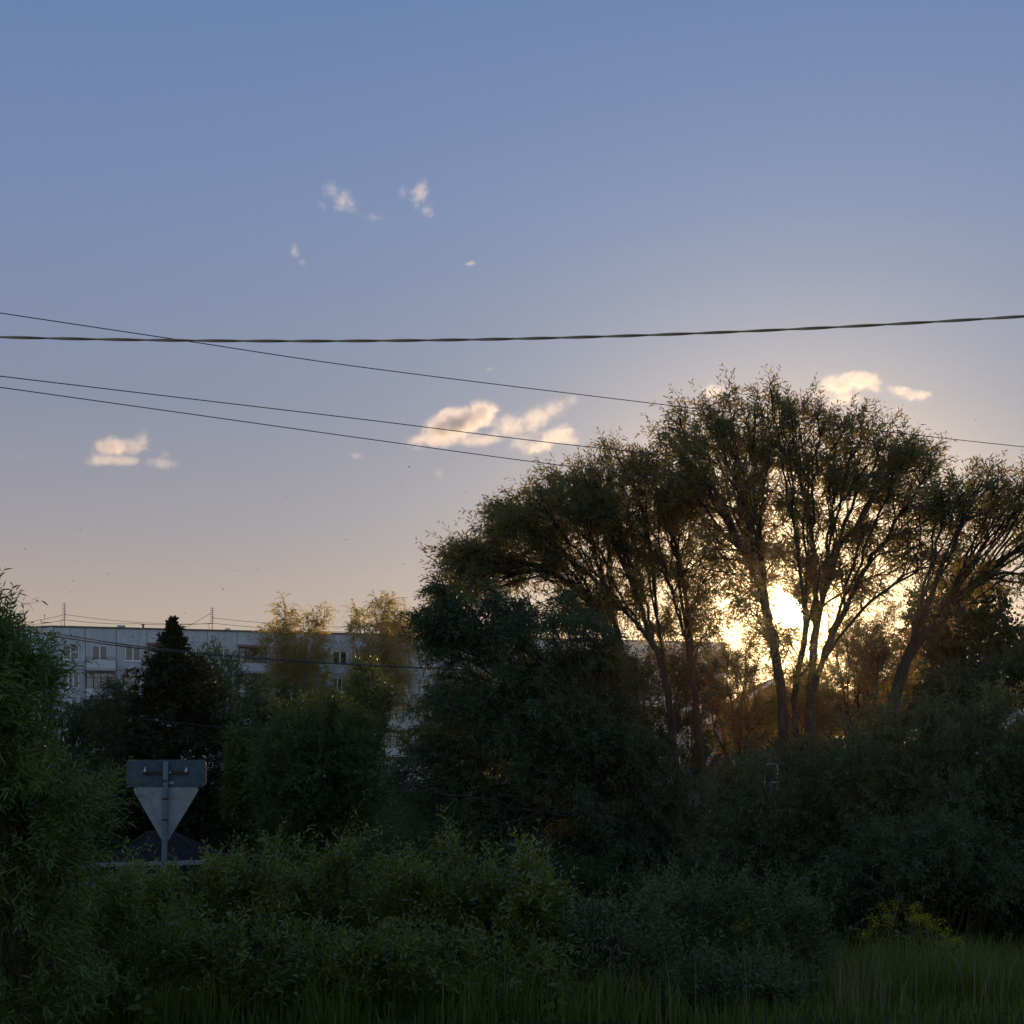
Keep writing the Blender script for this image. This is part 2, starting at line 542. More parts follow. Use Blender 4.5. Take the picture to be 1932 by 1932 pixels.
    for i in range(NMOD):
        put('panel', attic, i * MOD, ROOF_Z - ATTIC_H - .06)
        if pattern[i] == 'W':
            d = MB().tube([(i * MOD + 1.65, -.01, ROOF_Z - .86), (i * MOD + 1.65, .05, ROOF_Z - .86)], .075, 8)
            d.build('vent_hole', M['dark_steel'], b)
        for r in range(NROW):
            z = ROOF_Z - ATTIC_H - (r + 1) * FLOOR_H
            p = pattern[i]
            if p == 'W':
                put('panel', wpm, i * MOD, z)
                fm, pm = (W2 if (i, r) == (0, 0) else W3 if (i + r) % 3 == 1 else W2b)
                w = put('window', fm, i * MOD, z)
                for q in pm:
                    link('pane', q, w)
                if rng.random() < .35:
                    link('curtain', rng.choice((cur_l, cur_r)), w)
            else:
                put('panel', bpm, i * MOD, z)
                w = put('window', WB[0], i * MOD, z)
                for q in WB[1]:
                    link('pane', q, w)
                if rng.random() < .5:
                    link('curtain', cur_l, w)
                s = put('balcony', slab, i * MOD, z)
                link('parapet', parm, s)
                glazed = p == 'G' or r > 0
                if glazed:
                    gf = link('glazing_frame', glm, s)
                    link('glazing', glp, s)
                    if r == 0 or rng.random() < .35:
                        link('balcony_roof', br, s)
                        if r == 0:
                            link('side_panel', brs, s)
                    del gf
                else:
                    link('rail', railm, s)
    # end wall: two columns of panels turned away from the facade
    eL = math.hypot(EX, EY)
    ea = math.atan2(EY, EX)
    ew = MB().box(0, eL, -.30, -.02, gz, ROOF_Z - .13)
    for col in range(3):
        for r in range(NROW + 1):
            z0 = ROOF_Z - ATTIC_H - r * FLOOR_H
            h = FLOOR_H if r else ATTIC_H
            pm = MB().box(col * eL / 3 + g, (col + 1) * eL / 3 - g, 0, .22, z0 + g, z0 + h - (g if r else .13)).build('panel', M['concrete_end'], b)
            pm.rotation_euler.z = ea
    e = ew.build('end_wall', M['joint'], b)
    e.rotation_euler.z = ea
    MB().box(-.02, L, -.06, .5, gz - 1.5, ROOF_Z - ATTIC_H - NROW * FLOOR_H - .03).build('plinth', M['joint'], b)
    # air conditioner beside the third window column
    ac = MB().box(8.55, 9.25, -.36, -.02, ROOF_Z - 2.75, ROOF_Z - 2.2).build('air_conditioner', M['balcony'], b)
    MB().tube([(8.85, -.37, ROOF_Z - 2.47), (8.85, -.385, ROOF_Z - 2.47)], .2, 14).build('fan_grille', M['dark_steel'], ac)
    return b, ang, A


bld, BANG, BA = build_apartments()


def roof_pt(u, v, h):
    """Point u along the roof edge, v back from it, h above the roof."""
    return (BA[0] + u * math.cos(BANG) - v * math.sin(BANG), BA[1] + u * math.sin(BANG) + v * math.cos(BANG), ROOF_Z + .04 + h)


def antenna(u, v, h, kind, label):
    o = empty('roof_antenna', roof_pt(u, v, 0), BANG)
    tag(o, label, 'antenna', 'antennas on the apartment roof')
    MB().tube([(0, 0, -.02), (0, 0, h)], [.035, .022], 6).build('mast', M['dark_steel'], o)
    if kind == 'stack':
        rng = random.Random(int(u * 10))
        for k in range(7):
            z = h - .12 - k * .22
            s = .16 + .05 * rng.random()
            MB().tube([(-s, 0, z), (s, 0, z)], .022, 5).tube([(-s, -.25, z + .06), (-s, .25, z + .06)], .018, 5).tube([(s * .6, -.22, z), (s * .6, .22, z)], .018, 5).build('element', M['dark_steel'], o)
        MB().tube([(-.02, 0, h * .34), (-.28, 0, h * .3), (-.36, 0, h * .18), (-.24, 0, h * .06), (0, 0, h * .05)], .02, 5).build('cable_loop', M['cable'], o)
    else:
        MB().tube([(-.35, 0, h), (.4, 0, h)], .02, 5).build('crossbar', M['dark_steel'], o)
    return o


antenna(.95, 1.5, 2.45, 'stack', 'stacked roof antenna mast above the leftmost windows of the block')
antenna(15.6, 1.5, 2.45, 'stack', 'stacked roof antenna mast just right of the dark conifer tip')
antenna(31.2, 3.0, 2.1, 'bar', 'thin bare antenna mast between the two golden birches')
antenna(36.1, 3.4, 4.3, 'bar', 'tall thin antenna mast with a short crossbar above the brick roof hut')


def cable(name, pts, r, mat, label, group=None, sub=24, sag=0.0, n=6, cat='cable'):
    """A cable through pts (Catmull-Rom), one tube."""
    P = [np.array(p, float) for p in pts]
    P = [2 * P[0] - P[1]] + P + [2 * P[-1] - P[-2]]
    out = []
    for i in range(1, len(P) - 2):
        for t in np.linspace(0, 1, sub, endpoint=(i == len(P) - 3)):
            a, b, c, d = P[i - 1], P[i], P[i + 1], P[i + 2]
            q = .5 * ((2 * b) + (c - a) * t + (2 * a - 5 * b + 4 * c - d) * t * t + (3 * b - a - 3 * c + d) * t ** 3)
            q = q - np.array((0, 0, sag * 4 * t * (1 - t)))
            out.append(q)
    o = out[0].copy()
    ob = MB().tube([tuple(p - o) for p in out], r, n).build(name, mat, None, smooth=True)
    ob.location = tuple(o)
    return tag(ob, label, cat, group)


ROOFG = 'cables strung between the roof antennas'
cable('roof_cable', [roof_pt(.95, 1.5, 1.3), roof_pt(15.6, 1.5, .75)], .02, M['cable'], 'long sagging roof cable between the two stacked antennas', ROOFG, sag=.35)
cable('roof_cable', [roof_pt(.95, 1.5, .75), roof_pt(8.0, 1.5, .55), roof_pt(15.6, 1.5, .8)], .022, M['cable'], 'lower dark roof cable between the two stacked antennas', ROOFG, sag=.12)
cable('roof_cable', [roof_pt(.95, 1.5, 1.25), roof_pt(-7.5, 7.2, .05)], .02, M['cable'], 'thin guy wire running left from the leftmost roof antenna', ROOFG, sag=.1)
cable('roof_cable', [roof_pt(.95, 1.5, .7), roof_pt(-6.5, 6.2, .1)], .02, M['cable'], 'lower guy wire running left from the leftmost roof antenna', ROOFG, sag=.1)
cable('roof_cable', [roof_pt(15.6, 1.5, 1.35), roof_pt(31.2, 3, .9)], .02, M['cable'], 'upper roof cable running right from the antenna beside the conifer tip', ROOFG, sag=.2)
cable('roof_cable', [roof_pt(15.6, 1.5, .8), roof_pt(31.2, 3, .4)], .022, M['cable'], 'lower roof cable running right from the antenna beside the conifer tip', ROOFG, sag=.2)
cable('roof_cable', [roof_pt(15.6, 1.5, 1.9), roof_pt(12.6, 1.5, .05)], .018, M['cable'], 'steep guy wire left of the antenna beside the conifer tip', ROOFG)

# ------------------------------------------------------------------ vegetation


def unit(a):
    return a / np.maximum(np.linalg.norm(a, axis=-1, keepdims=True), 1e-9)


def leaf_arrays(rng, P, D, Lh, Wd, curve=.12, fine=False):
    """Leaves at P pointing along D: (verts, faces, tint)."""
    n = len(P)
    D = unit(D)
    R = rng.normal(size=(n, 3))
    R[:, 2] *= .7
    S = unit(np.cross(D, R))
    Nn = np.cross(S, D)
    Lh = Lh[:, None]
    W = Wd[:, None] * .5
    drop = np.zeros((n, 3))
    drop[:, 2] = -1
    tint = rng.random(n)
    if not fine:
        mid = P + D * Lh * .45 + Nn * Lh * .05
        V = np.stack([P, mid + S * W, P + D * Lh + drop * Lh * curve, mid - S * W], 1).reshape(-1, 3)
        F = (np.arange(n)[:, None] * 4 + np.array([0, 1, 2, 3])[None]).reshape(-1, 4)
        return V, F, np.repeat(tint, 4)
    a = P + D * Lh * .28 + Nn * Lh * .04 + drop * Lh * curve * .1
    b = P + D * Lh * .66 + Nn * Lh * .03 + drop * Lh * curve * .45
    tip = P + D * Lh + drop * Lh * curve
    V = np.stack([P, a + S * W, a - S * W, b + S * W * .85, b - S * W * .85, tip], 1).reshape(-1, 3)
    pat = np.array([[0, 1, 2], [2, 1, 3], [2, 3, 4], [4, 3, 5]])
    F = (np.arange(n)[:, None, None] * 6 + pat[None]).reshape(-1, 3)
    return V, F, np.repeat(tint, 6)


def frusta(P0, P1, R0, R1, s):
    d = unit(P1 - P0)
    ref = np.where(np.abs(d[:, 2:3]) < .9, np.array([[0, 0, 1.]]), np.array([[1., 0, 0]]))
    a = unit(np.cross(d, ref))
    b = np.cross(d, a)
    t = np.arange(s) * 2 * math.pi / s
    ring = a[:, None] * np.cos(t)[None, :, None] + b[:, None] * np.sin(t)[None, :, None]
    V = np.concatenate([P0[:, None] + ring * R0[:, None, None], P1[:, None] + ring * R1[:, None, None]], 1).reshape(-1, 3)
    k = np.arange(s)
    q = np.stack([k, (k + 1) % s, s + (k + 1) % s, s + k], 1)
    F = (np.arange(len(P0))[:, None, None] * (2 * s) + q[None]).reshape(-1, 4)
    return V, F


def fan(pos, par, lid, targets, step, rng, jit=.06, sag=0.0, nfirst=10):
    """Grow a branch to every target, leaving its parent nearly along the parent's own direction: long limbs first."""
    n0 = len(pos)
    cap = n0 + int(len(targets) * 14)
    P = np.zeros((cap, 3))
    Dn = np.zeros((cap, 3))
    P[:n0] = pos
    par, lid = list(par), list(lid)
    for i in range(n0):
        Dn[i] = P[i] - P[par[i]] if par[i] >= 0 else (0, 0, 1)
    Dn[:n0] = unit(Dn[:n0])
    n = n0
    b0 = P[:n0][P[:n0, 2].argmin()]
    order = rng.permutation(len(targets))
    far = np.linalg.norm(targets - b0, axis=1)
    k = max(4, len(targets) // nfirst)
    cand = order[:len(targets) // 2]
    first = cand[np.argsort(-far[cand])][:k * 3][::3]
    rest = np.setdiff1d(order, first)
    rest = rest[np.argsort(rng.random(len(rest)) + .25 * far[rest] / far.max())]
    seq = np.concatenate([first, rest])
    m1, m2 = len(first), len(first) + len(rest) // 6
    lim = n0
    RB = np.zeros(cap)
    RB[:n0] = np.linalg.norm(P[:n0] - b0, axis=1)
    for si, ti in enumerate(seq):
        if si == m1 or si >= m2:
            lim = n          # later branches may leave earlier ones
        T = targets[ti]
        v = T - P[:lim]
        d = np.linalg.norm(v, axis=1) + 1e-6
        c = (v * Dn[:lim]).sum(1) / d
        back = np.clip(RB[:lim] + .15 - far[ti], 0, 3)
        if si < m1:
            j = int((10 * (1 - c) + .22 * d + 4.0 * (c < .5) + back * 6).argmin())
        else:
            j = int((d * (1 + 1.6 * (1 - c) + 4.0 * (c < .5)) + back * 6).argmin())
        L = d[j]
        if L < step * .35:
            continue
        m = max(1, int(round(L / step)))
        p0, p1 = P[j], P[j] + Dn[j] * L * .42
        prev = j
        for q in range(1, m + 1):
            t = q / m
            x = p0 * (1 - t) ** 2 + p1 * 2 * t * (1 - t) + T * t * t
            if q < m:
                x = x + rng.normal(0, jit * step, 3)
            x[2] -= sag * L * t * t
            if n >= cap:
                break
            P[n] = x
            Dn[n] = unit(x - P[prev])
            RB[n] = np.linalg.norm(x - b0)
            par.append(prev)
            lid.append(lid[j])
            prev = n
            n += 1
        if n >= cap:
            break
    return P[:n].copy(), np.array(par), np.array(lid)


def blob_points(rng, blobs, n):
    """Points in ellipsoids given as (px, py, rx, ry, D, depth radius, weight)."""
    w = np.array([b[2] * b[3] * (b[6] if len(b) > 6 else 1.0) for b in blobs], float)
    w /= w.sum()
    pts = []
    for b, c in zip(blobs, rng.multinomial(n, w)):
        p = unit(rng.normal(size=(c, 3))) * (rng.random((c, 1)) ** .38)
        o = at(b[0], b[1], b[4])
        r = np.array([b[2] * K * b[4], b[5], b[3] * K * b[4]])
        pts.append(o + p * r)
    return np.concatenate(pts)


def resample(path, step, rng, wob):
    out = [path[0]]
    for a, b in zip(path[:-1], path[1:]):
        n = max(1, int(np.linalg.norm(b - a) / step))
        for k in range(1, n + 1):
            out.append(a + (b - a) * k / n + rng.normal(0, wob, 3) * (k < n))
    return out


def cut(limbs, py, D):
    """Keep the measured part of each limb below photo height py; the fine branching grows on from there."""
    z = at(0, py, D)[2]
    out = []
    for li in limbs:
        k = [p for p in li if p[2] < z]
        if len(k) > 1:
            out.append(k)
    return out


def make_plant(name, label, cat, group, limbs, blobs, n_attr, step, seed, leaf, bark, trunk_r=.2, tip_r=.006,
               twigs=2, nleaf=12, tl=.5, ll=.09, lw=.018, spread=.55, up=.15, droop=.1, phi=(.5, 1.0), thin=4,
               leaves=20000, shoots=0, shoot_len=.6, clump=0.0, sag=0.0, crook=.12, nfirst=14, grow_up=.08, fine=False, lean=.1, curve=.12, split_limbs=True, leaf_name='crown', twig_r=0.0, skip=0.0):
    rng = np.random.default_rng(seed)
    pos, par, lid = [], [], []
    for li, path in enumerate(limbs):
        pts = resample([np.array(p, float) for p in path], step, rng, step * .06)
        if pos and li > 0:
            d = np.linalg.norm(np.array(pos) - pts[0], axis=1)
            j = int(d.argmin())
            start = j if d[j] < 3 * step else -1
        else:
            start = -1
        prev = start
        for k, p in enumerate(pts):
            if k == 0 and start >= 0:
                continue
            pos.append(p)
            par.append(prev)
            lid.append(li)
            prev = len(pos) - 1
    attr = blob_points(rng, blobs, n_attr)
    g = ground_z(attr[:, 1])
    attr = rng.permutation(attr[attr[:, 2] > g + .15])
    P, par, lid = fan(pos, par, lid, attr[:max(30, int(len(attr) * .48))] if len(attr) > 60 else attr, step, rng, jit=crook, sag=sag, nfirst=nfirst)
    n = len(P)
    has = np.zeros(n, bool)
    has[par[par >= 0]] = True
    cnt = (~has).astype(float)
    for i in range(n - 1, -1, -1):
        if par[i] >= 0:
            cnt[par[i]] += cnt[i]
    mx = max(cnt[par < 0].max(), 2)
    e = math.log(mx) / math.log(max(trunk_r / tip_r, 1.5))
    rad = tip_r * cnt ** (1 / e)
    base = np.array(limbs[0][0], float)
    o = empty(name, base)
    tag(o, label, cat, group)
    # wood
    ed = np.where(par >= 0)[0]
    R1 = rad[ed]
    R0 = np.minimum(rad[par[ed]], rad[ed] * 1.35 + .004)
    P0, P1 = P[par[ed]], P[ed]
    dv = P1 - P0
    P1x = P1 + unit(dv) * R1[:, None] * .35
    for li in range(len(limbs) if split_limbs else 1):
        m = (lid[ed] == li) if split_limbs else np.ones(len(ed), bool)
        if not m.any():
            continue
        big = m & (R1 > .03)
        sml = m & ~(R1 > .03)
        Vs, Fs, b0 = [], [], 0
        for mm, s in ((big, 7), (sml, 4)):
            if mm.any():
                V, F = frusta(P0[mm], P1x[mm], R0[mm], R1[mm], s)
                Vs.append(V)
                Fs.append(F + b0)
                b0 += len(V)
        me = mesh_np('wood', np.concatenate(Vs), np.concatenate(Fs), bark, smooth=True, origin=base)
        link('trunk' if li == 0 else 'limb', me, o)
    # leaves
    thinm = np.where((cnt <= thin) & (par >= 0))[0]
    if skip:
        thinm = thinm[rng.random(len(thinm)) > skip]
    pw = np.ones(len(thinm))
    if clump:
        q = P[thinm]
        f = np.zeros(len(q))
        for k in range(5):
            wv = unit(rng.normal(size=3)) * (2 * math.pi / (clump * rng.uniform(.7, 1.5)))
            f += np.sin(q @ wv + rng.uniform(0, 6.28))
        pw = np.clip(f * .5 + .55, .04, 1.6)
    nsh = min(int(shoots), int(leaves / nleaf))
    ends = rng.choice(thinm, max(1, int(leaves / nleaf) - nsh), p=pw / pw.sum())
    if nsh:          # long young shoots standing out of the top of the crown
        cell = np.round(P[thinm][:, :2] / .45).astype(int)
        key = cell[:, 0] * 100003 + cell[:, 1]
        zt = {}
        for kk, zz in zip(key, P[thinm][:, 2]):
            zt[kk] = max(zt.get(kk, -9), zz)
        topn = thinm[np.array([zz > zt[kk] - .5 for kk, zz in zip(key, P[thinm][:, 2])])]
        ends = np.concatenate([ends, rng.choice(topn, nsh)])
    B = P[ends] + (P[par[ends]] - P[ends]) * rng.random((len(ends), 1))
    dn = unit(P[ends] - P[par[ends]])
    out = P[ends] - P.mean(0)
    out = unit(out)
    d = unit(dn * .8 + rng.normal(0, spread, (len(ends), 3)) + np.array([0, 0, up]) + out * lean)
    T = len(ends)
    tlen = tl * (.55 + .8 * rng.random(T))
    if nsh:
        d[-nsh:] = unit(dn[-nsh:] * .5 + rng.normal(0, .25, (nsh, 3)) + np.array([0, 0, .75]) + out[-nsh:] * .5)
        tlen[-nsh:] = shoot_len * (.6 + .7 * rng.random(nsh))
    t = (np.arange(nleaf)[None] + rng.random((T, nleaf))) / nleaf
    cur = np.array([0, 0, -1.0])
    LP = B[:, None] + d[:, None] * (tlen[:, None] * t)[..., None] + cur * (droop * tlen[:, None] * t ** 2)[..., None]
    td = unit(d[:, None] + cur * (2 * droop * t)[..., None])
    ref = np.array([.31, .17, .93])
    a = unit(np.cross(td, ref))
    b = np.cross(td, a)
    ang = np.arange(nleaf)[None] * 2.4 + rng.random((T, 1)) * 6.28 + rng.normal(0, .3, (T, nleaf))
    side = a * np.cos(ang)[..., None] + b * np.sin(ang)[..., None]
    ph = (phi[0] + (phi[1] - phi[0]) * rng.random((T, nleaf)))[..., None]
    ld = td * np.cos(ph) + side * np.sin(ph)
    Lh = (ll * (.6 + .65 * rng.random((T, nleaf))) * (1.1 - .35 * t)).ravel()
    V, F, tint = leaf_arrays(rng, LP.reshape(-1, 3), ld.reshape(-1, 3), Lh, Lh * (lw / ll) * (.85 + .3 * rng.random(len(Lh))), curve, fine)
    # per-twig colour drift
    k = V.shape[0] // (T * nleaf)
    tw = np.repeat(rng.random(T), nleaf * k)
    tint = np.clip(tint * .5 + tw * .5, 0, 1)
    c = link(leaf_name, mesh_np('leaves', V, F, leaf, tint, origin=base), o)
    c['kind'] = 'stuff'
    if twig_r:
        V, F = frusta(B, B + d * tlen[:, None] + cur * (droop * tlen)[:, None], np.full(T, twig_r), np.full(T, twig_r * .5), 3)
        tw_o = link('twigs', mesh_np('twigs', V, F, bark, origin=base), o)
        tw_o['kind'] = 'stuff'
    STAT.append((name, len(F) if not twig_r else T, T * nleaf, n))
    return o


STAT = []


def path(D, *pts):
    """Limb through photo points (px, py[, depth offset]) at distance D."""
    return [at(p[0], p[1], D + (p[2] if len(p) > 2 else 0)) for p in pts]


def gp(px, D):
    a = at(px, HY, D)
    a[2] = ground_z(D) - .05
    return a


WILLOW = 'willows in front of the sunset'
# the fan of the large willow with the sun in its fork
T1 = 35.0
limbs = [
    [gp(1484, T1)] + path(T1, (1481, 1560), (1478, 1400), (1472, 1290), (1460, 1220), (1444, 1148), (1430, 1100), (1419, 1070), (1402, 1002), (1392, 940), (1395, 860), (1398, 790)),
    path(T1, (1440, 1140), (1441, 1100, -.3), (1442, 1039, -.6), (1448, 1002, -.7), (1470, 950, -.9), (1500, 900, -1), (1515, 830, -1), (1520, 770, -1.1)),
    path(T1, (1440, 1140), (1412, 1112, .3), (1386, 1088, .6), (1360, 1042, .9), (1325, 985, 1.2), (1285, 920, 1.4), (1255, 850, 1.5)),
    path(T1, (1420, 1075), (1395, 1010, -.8), (1360, 930, -1.4), (1330, 860, -1.8), (1310, 800, -2)),
    [gp(1508, T1 + .4)] + path(T1 + .4, (1512, 1560), (1525, 1400), (1529, 1311), (1536, 1205), (1547, 1150), (1560, 1093), (1572, 1045), (1579, 984), (1588, 920), (1602, 850), (1612, 800)),
    path(T1 + .4, (1558, 1100), (1578, 1076, -.4), (1602, 1052, -.8), (1640, 998, -1.2), (1680, 920, -1.6), (1720, 845, -1.8)),
    path(T1 + .4, (1546, 1150), (1562, 1135, .3), (1590, 1118, .6), (1620, 1107, .9), (1662, 1088, 1.3), (1714, 1068, 1.6), (1760, 1030, 1.8)),
    path(T1 + .4, (1533, 1300), (1550, 1250, -.2), (1581, 1204, -.5), (1626, 1151, -.9), (1665, 1118, -1.2), (1720, 1085, -1.5), (1780, 1045, -1.8), (1830, 1010, -2)),
    path(T1 + .4, (1505, 1440), (1497, 1320, -.3), (1510, 1245, -.3), (1520, 1180, -.5), (1512, 1100, -.9), (1506, 1020, -1.2)),
    path(T1 + .4, (1565, 1070), (1590, 1010, 1), (1640, 930, 1.8), (1660, 850, 2.2)),
    path(T1 + .4, (1420, 1090), (1438, 1010, 1.2), (1452, 920, 1.8), (1455, 800, 2.2)),
]
dr = 1.9
blobs = [(1400, 800, 92, 72, T1, dr), (1490, 825, 92, 75, T1, dr), (1300, 835, 80, 65, T1, dr), (1610, 850, 88, 72, T1, dr), (1712, 885, 60, 66, T1, 1.7),
         (1330, 915, 92, 55, T1, 1.9, .8), (1460, 910, 105, 60, T1, 1.9, .75), (1590, 930, 110, 60, T1, 1.9, .8), (1725, 965, 60, 45, T1, 1.6, .8),
         (1650, 1010, 110, 45, T1, 1.8, .7), (1450, 985, 120, 50, T1, 1.7, .5), (1345, 1000, 60, 60, T1, 1.5, .5), (1745, 1040, 70, 35, T1, 1.5, .6), (1395, 1105, 40, 35, T1, 1, .5),
         (1560, 1050, 90, 45, T1, 1.2, .7), (1480, 1050, 60, 60, T1, 1.2, 1.1), (1500, 1105, 34, 26, T1, .8, 1.2), (1470, 1195, 40, 22, T1 - .8, .6, .9), (1410, 1150, 30, 60, T1, 1, .5), (1530, 1120, 40, 40, T1, 1, .7), (1280, 920, 60, 50, T1, 1.5, .8), (1500, 1240, 50, 40, T1, .8, .5), (1360, 1060, 50, 40, T1, 1.2, .5), (1620, 1110, 70, 40, T1, 1.2, .5)]
make_plant('willow_tree', 'large fan shaped willow with the low sun shining through its fork', 'tree', WILLOW, cut(limbs, 1085, T1), blobs, 3600, .30, 11, M['willow'], M['bark'], leaves=57000, clump=.9, shoots=420, shoot_len=.7,
           trunk_r=.165, tip_r=.0085, twigs=3, nleaf=11, tl=.50, ll=.165, lw=.036, spread=1.0, up=.0, droop=.22, thin=6, nfirst=26)

# the willow left of it, leaning left in a dome
T2 = 36.5
limbs = [
    [gp(1330, T2)] + path(T2, (1332, 1560), (1318, 1400), (1308, 1290), (1300, 1210), (1296, 1140), (1300, 1077), (1296, 1030), (1287, 970)),
    path(T2, (1300, 1215), (1284, 1172, -.3), (1262, 1145, -.5), (1243, 1121, -.7), (1225, 1105, -.8), (1205, 1083, -1), (1180, 1020, -1.2), (1165, 950, -1.4)),
    [gp(1290, T2 - .5)] + path(T2 - .5, (1275, 1440), (1262, 1330), (1248, 1240), (1230, 1215), (1217, 1172), (1205, 1125), (1186, 1077), (1160, 1045), (1130, 1010), (1100, 960)),
    [gp(1260, T2)] + path(T2, (1240, 1480), (1205, 1350), (1180, 1250), (1157, 1200), (1128, 1156), (1100, 1128), (1065, 1100), (1030, 1070), (1000, 1040), (960, 1000)),
    path(T2, (1185, 1265), (1140, 1190, .5), (1080, 1130, .8), (1010, 1085, 1.0), (950, 1060, 1.2), (900, 1040, 1.3)),
    path(T2 - .5, (1240, 1240), (1259, 1170, .6), (1250, 1120, .9), (1237, 1060, 1.2), (1240, 960, 1.3)),
    path(T2, (1300, 1200), (1315, 1150, .6), (1330, 1090, .9), (1335, 1020, 1.1)),
]
blobs = [(905, 1050, 78, 58, T2, 1.7), (965, 990, 72, 62, T2, 1.8), (1050, 950, 88, 58, T2, 1.9), (1140, 910, 82, 70, T2, 1.9), (1225, 912, 62, 66, T2, 1.8),
         (1130, 985, 110, 55, T2, 1.8, .9), (1250, 985, 60, 60, T2, 1.6, .9), (855, 1100, 60, 48, T2, 1.5), (990, 1060, 90, 45, T2, 1.6, .7), (1300, 950, 55, 60, T2, 1.5, .8),
         (1150, 1070, 120, 50, T2, 1.6, .55), (1290, 1060, 55, 60, T2, 1.4, .55), (1250, 1150, 80, 45, T2, 1.3, .35), (1345, 1080, 40, 60, T2, 1.2, .5), (1090, 1140, 90, 40, T2, 1.4, .6), (1330, 1170, 50, 50, T2, 1.2, .6)]
make_plant('willow_tree', 'willow dome leaning left with several stems beside the sunlit one', 'tree', WILLOW, cut(limbs, 1150, T2), blobs, 3400, .30, 12, M['willow'], M['bark'], leaves=70000, clump=1.0, shoots=380, shoot_len=.7,
           trunk_r=.15, tip_r=.008, twigs=3, nleaf=11, tl=.50, ll=.165, lw=.036, spread=1.0, up=-.05, droop=.28, thin=6, nfirst=26)

# the low spreading willow under the dome
T3 = 32.0
limbs = [
    [gp(1285, T3)] + path(T3, (1270, 1640), (1230, 1540), (1170, 1460), (1110, 1400), (1040, 1340), (960, 1270), (890, 1200)),
    path(T3, (1230, 1540), (1150, 1400, -.5), (1090, 1300, -.9), (1060, 1220, -1.2)),
    path(T3, (1170, 1460), (1060, 1420, -.8), (960, 1390, -1.5), (850, 1360, -2)),
    path(T3, (1250, 1580), (1150, 1545, -.8), (1040, 1530, -1.4), (930, 1560, -1.8)),
    path(T3, (1110, 1400), (1010, 1350, .8), (900, 1290, 1.4), (830, 1200, 1.8)),
]
blobs = [(832, 1145, 52, 50, T3, 2), (935, 1150, 80, 45, T3, 2), (840, 1180, 60, 60, T3, 2), (900, 1200, 105, 80, T3, 2.2), (1110, 1230, 70, 70, T3, 2), (1020, 1190, 110, 75, T3, 2.2), (850, 1340, 85, 100, T3, 2.2), (970, 1330, 130, 110, T3, 2.4), (1110, 1340, 110, 90, T3, 2.2, .9),
         (800, 1460, 80, 90, T3, 1.8), (930, 1480, 130, 100, T3, 2.2), (1080, 1490, 130, 100, T3, 2.2), (1210, 1470, 80, 90, T3, 2, .9), (1160, 1590, 150, 70, T3, 2), (980, 1600, 120, 60, T3, 2), (1190, 1290, 60, 45, T3, 1.5, .5)]
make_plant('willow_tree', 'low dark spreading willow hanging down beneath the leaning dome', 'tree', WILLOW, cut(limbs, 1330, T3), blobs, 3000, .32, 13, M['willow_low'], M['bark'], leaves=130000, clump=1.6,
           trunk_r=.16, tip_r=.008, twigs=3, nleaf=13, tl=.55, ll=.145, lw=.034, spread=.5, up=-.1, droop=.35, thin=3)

# the willow leaning right out of the frame
T4 = 33.0
limbs = [
    [gp(1640, T4)] + path(T4, (1655, 1480), (1685, 1330), (1710, 1244), (1745, 1195), (1790, 1148), (1835, 1108), (1885, 1070), (1932, 1015), (1975, 950)),
    path(T4, (1755, 1184), (1800, 1160, -.5), (1850, 1132, -.9), (1905, 1112, -1.2), (1960, 1095, -1.4)),
    path(T4, (1790, 1148), (1792, 1080, .7), (1790, 1010, 1), (1792, 950, 1.2)),
    path(T4, (1850, 1098), (1862, 1040, -.6), (1868, 980, -.9), (1880, 920, -1)),
    path(T4, (1885, 1070), (1925, 1055, .5), (1965, 1050, .8), (2010, 1030, 1)),
]
blobs = [(1790, 945, 40, 50, T4, 1.2), (1862, 915, 48, 45, T4, 1.3), (1885, 965, 50, 45, T4, 1.3), (1940, 930, 45, 50, T4, 1.3), (1835, 990, 45, 35, T4, 1.2, .5), (1990, 980, 50, 70, T4, 1.4),
         (1930, 1090, 50, 30, T4, 1.2, .3), (1800, 1060, 50, 30, T4, 1, .35), (2030, 1080, 60, 60, T4, 1.4, .7)]
make_plant('willow_tree', 'slanting willow at the right edge with bare limbs leaning outward', 'tree', WILLOW, cut(limbs, 1110, T4), blobs, 1000, .30, 14, M['willow'], M['bark'], leaves=15000, clump=1.0, shoots=160,
           trunk_r=.13, tip_r=.008, twigs=3, nleaf=11, tl=.50, ll=.165, lw=.036, spread=1.0, up=.0, droop=.2, thin=3)


def simple_tree(name, label, cat, group, px, D, blobs, n_attr, step, seed, leaf, bark, depth=2.5, **kw):
    """Tree or bush with stems from one place; blobs are (px, py, rx, ry[, weight])."""
    stems = kw.pop('stems', 1)
    rs = random.Random(seed)
    bl = [(b[0], b[1], b[2], b[3], D, depth, b[4] if len(b) > 4 else 1.0) for b in blobs]
    limbs = []
    for s in range(stems):
        tgt = bl[s % len(bl)]
        g = gp(px + rs.uniform(-1, 1) * (0 if stems == 1 else 22), D + rs.uniform(-.3, .3) * (stems > 1))
        t = at(tgt[0], tgt[1] + tgt[3] * .2, D + rs.uniform(-.4, .4))
        m = g * .62 + t * .38
        m[:2] = g[:2] * .8 + t[:2] * .2
        limbs.append([g, g * .6 + m * .4 + np.array((rs.uniform(-.05, .05), 0, 0)), m])
    return make_plant(name, label, cat, group, limbs, bl, n_attr, step, seed, leaf, bark, split_limbs=(stems > 1 and stems < 4), **kw)


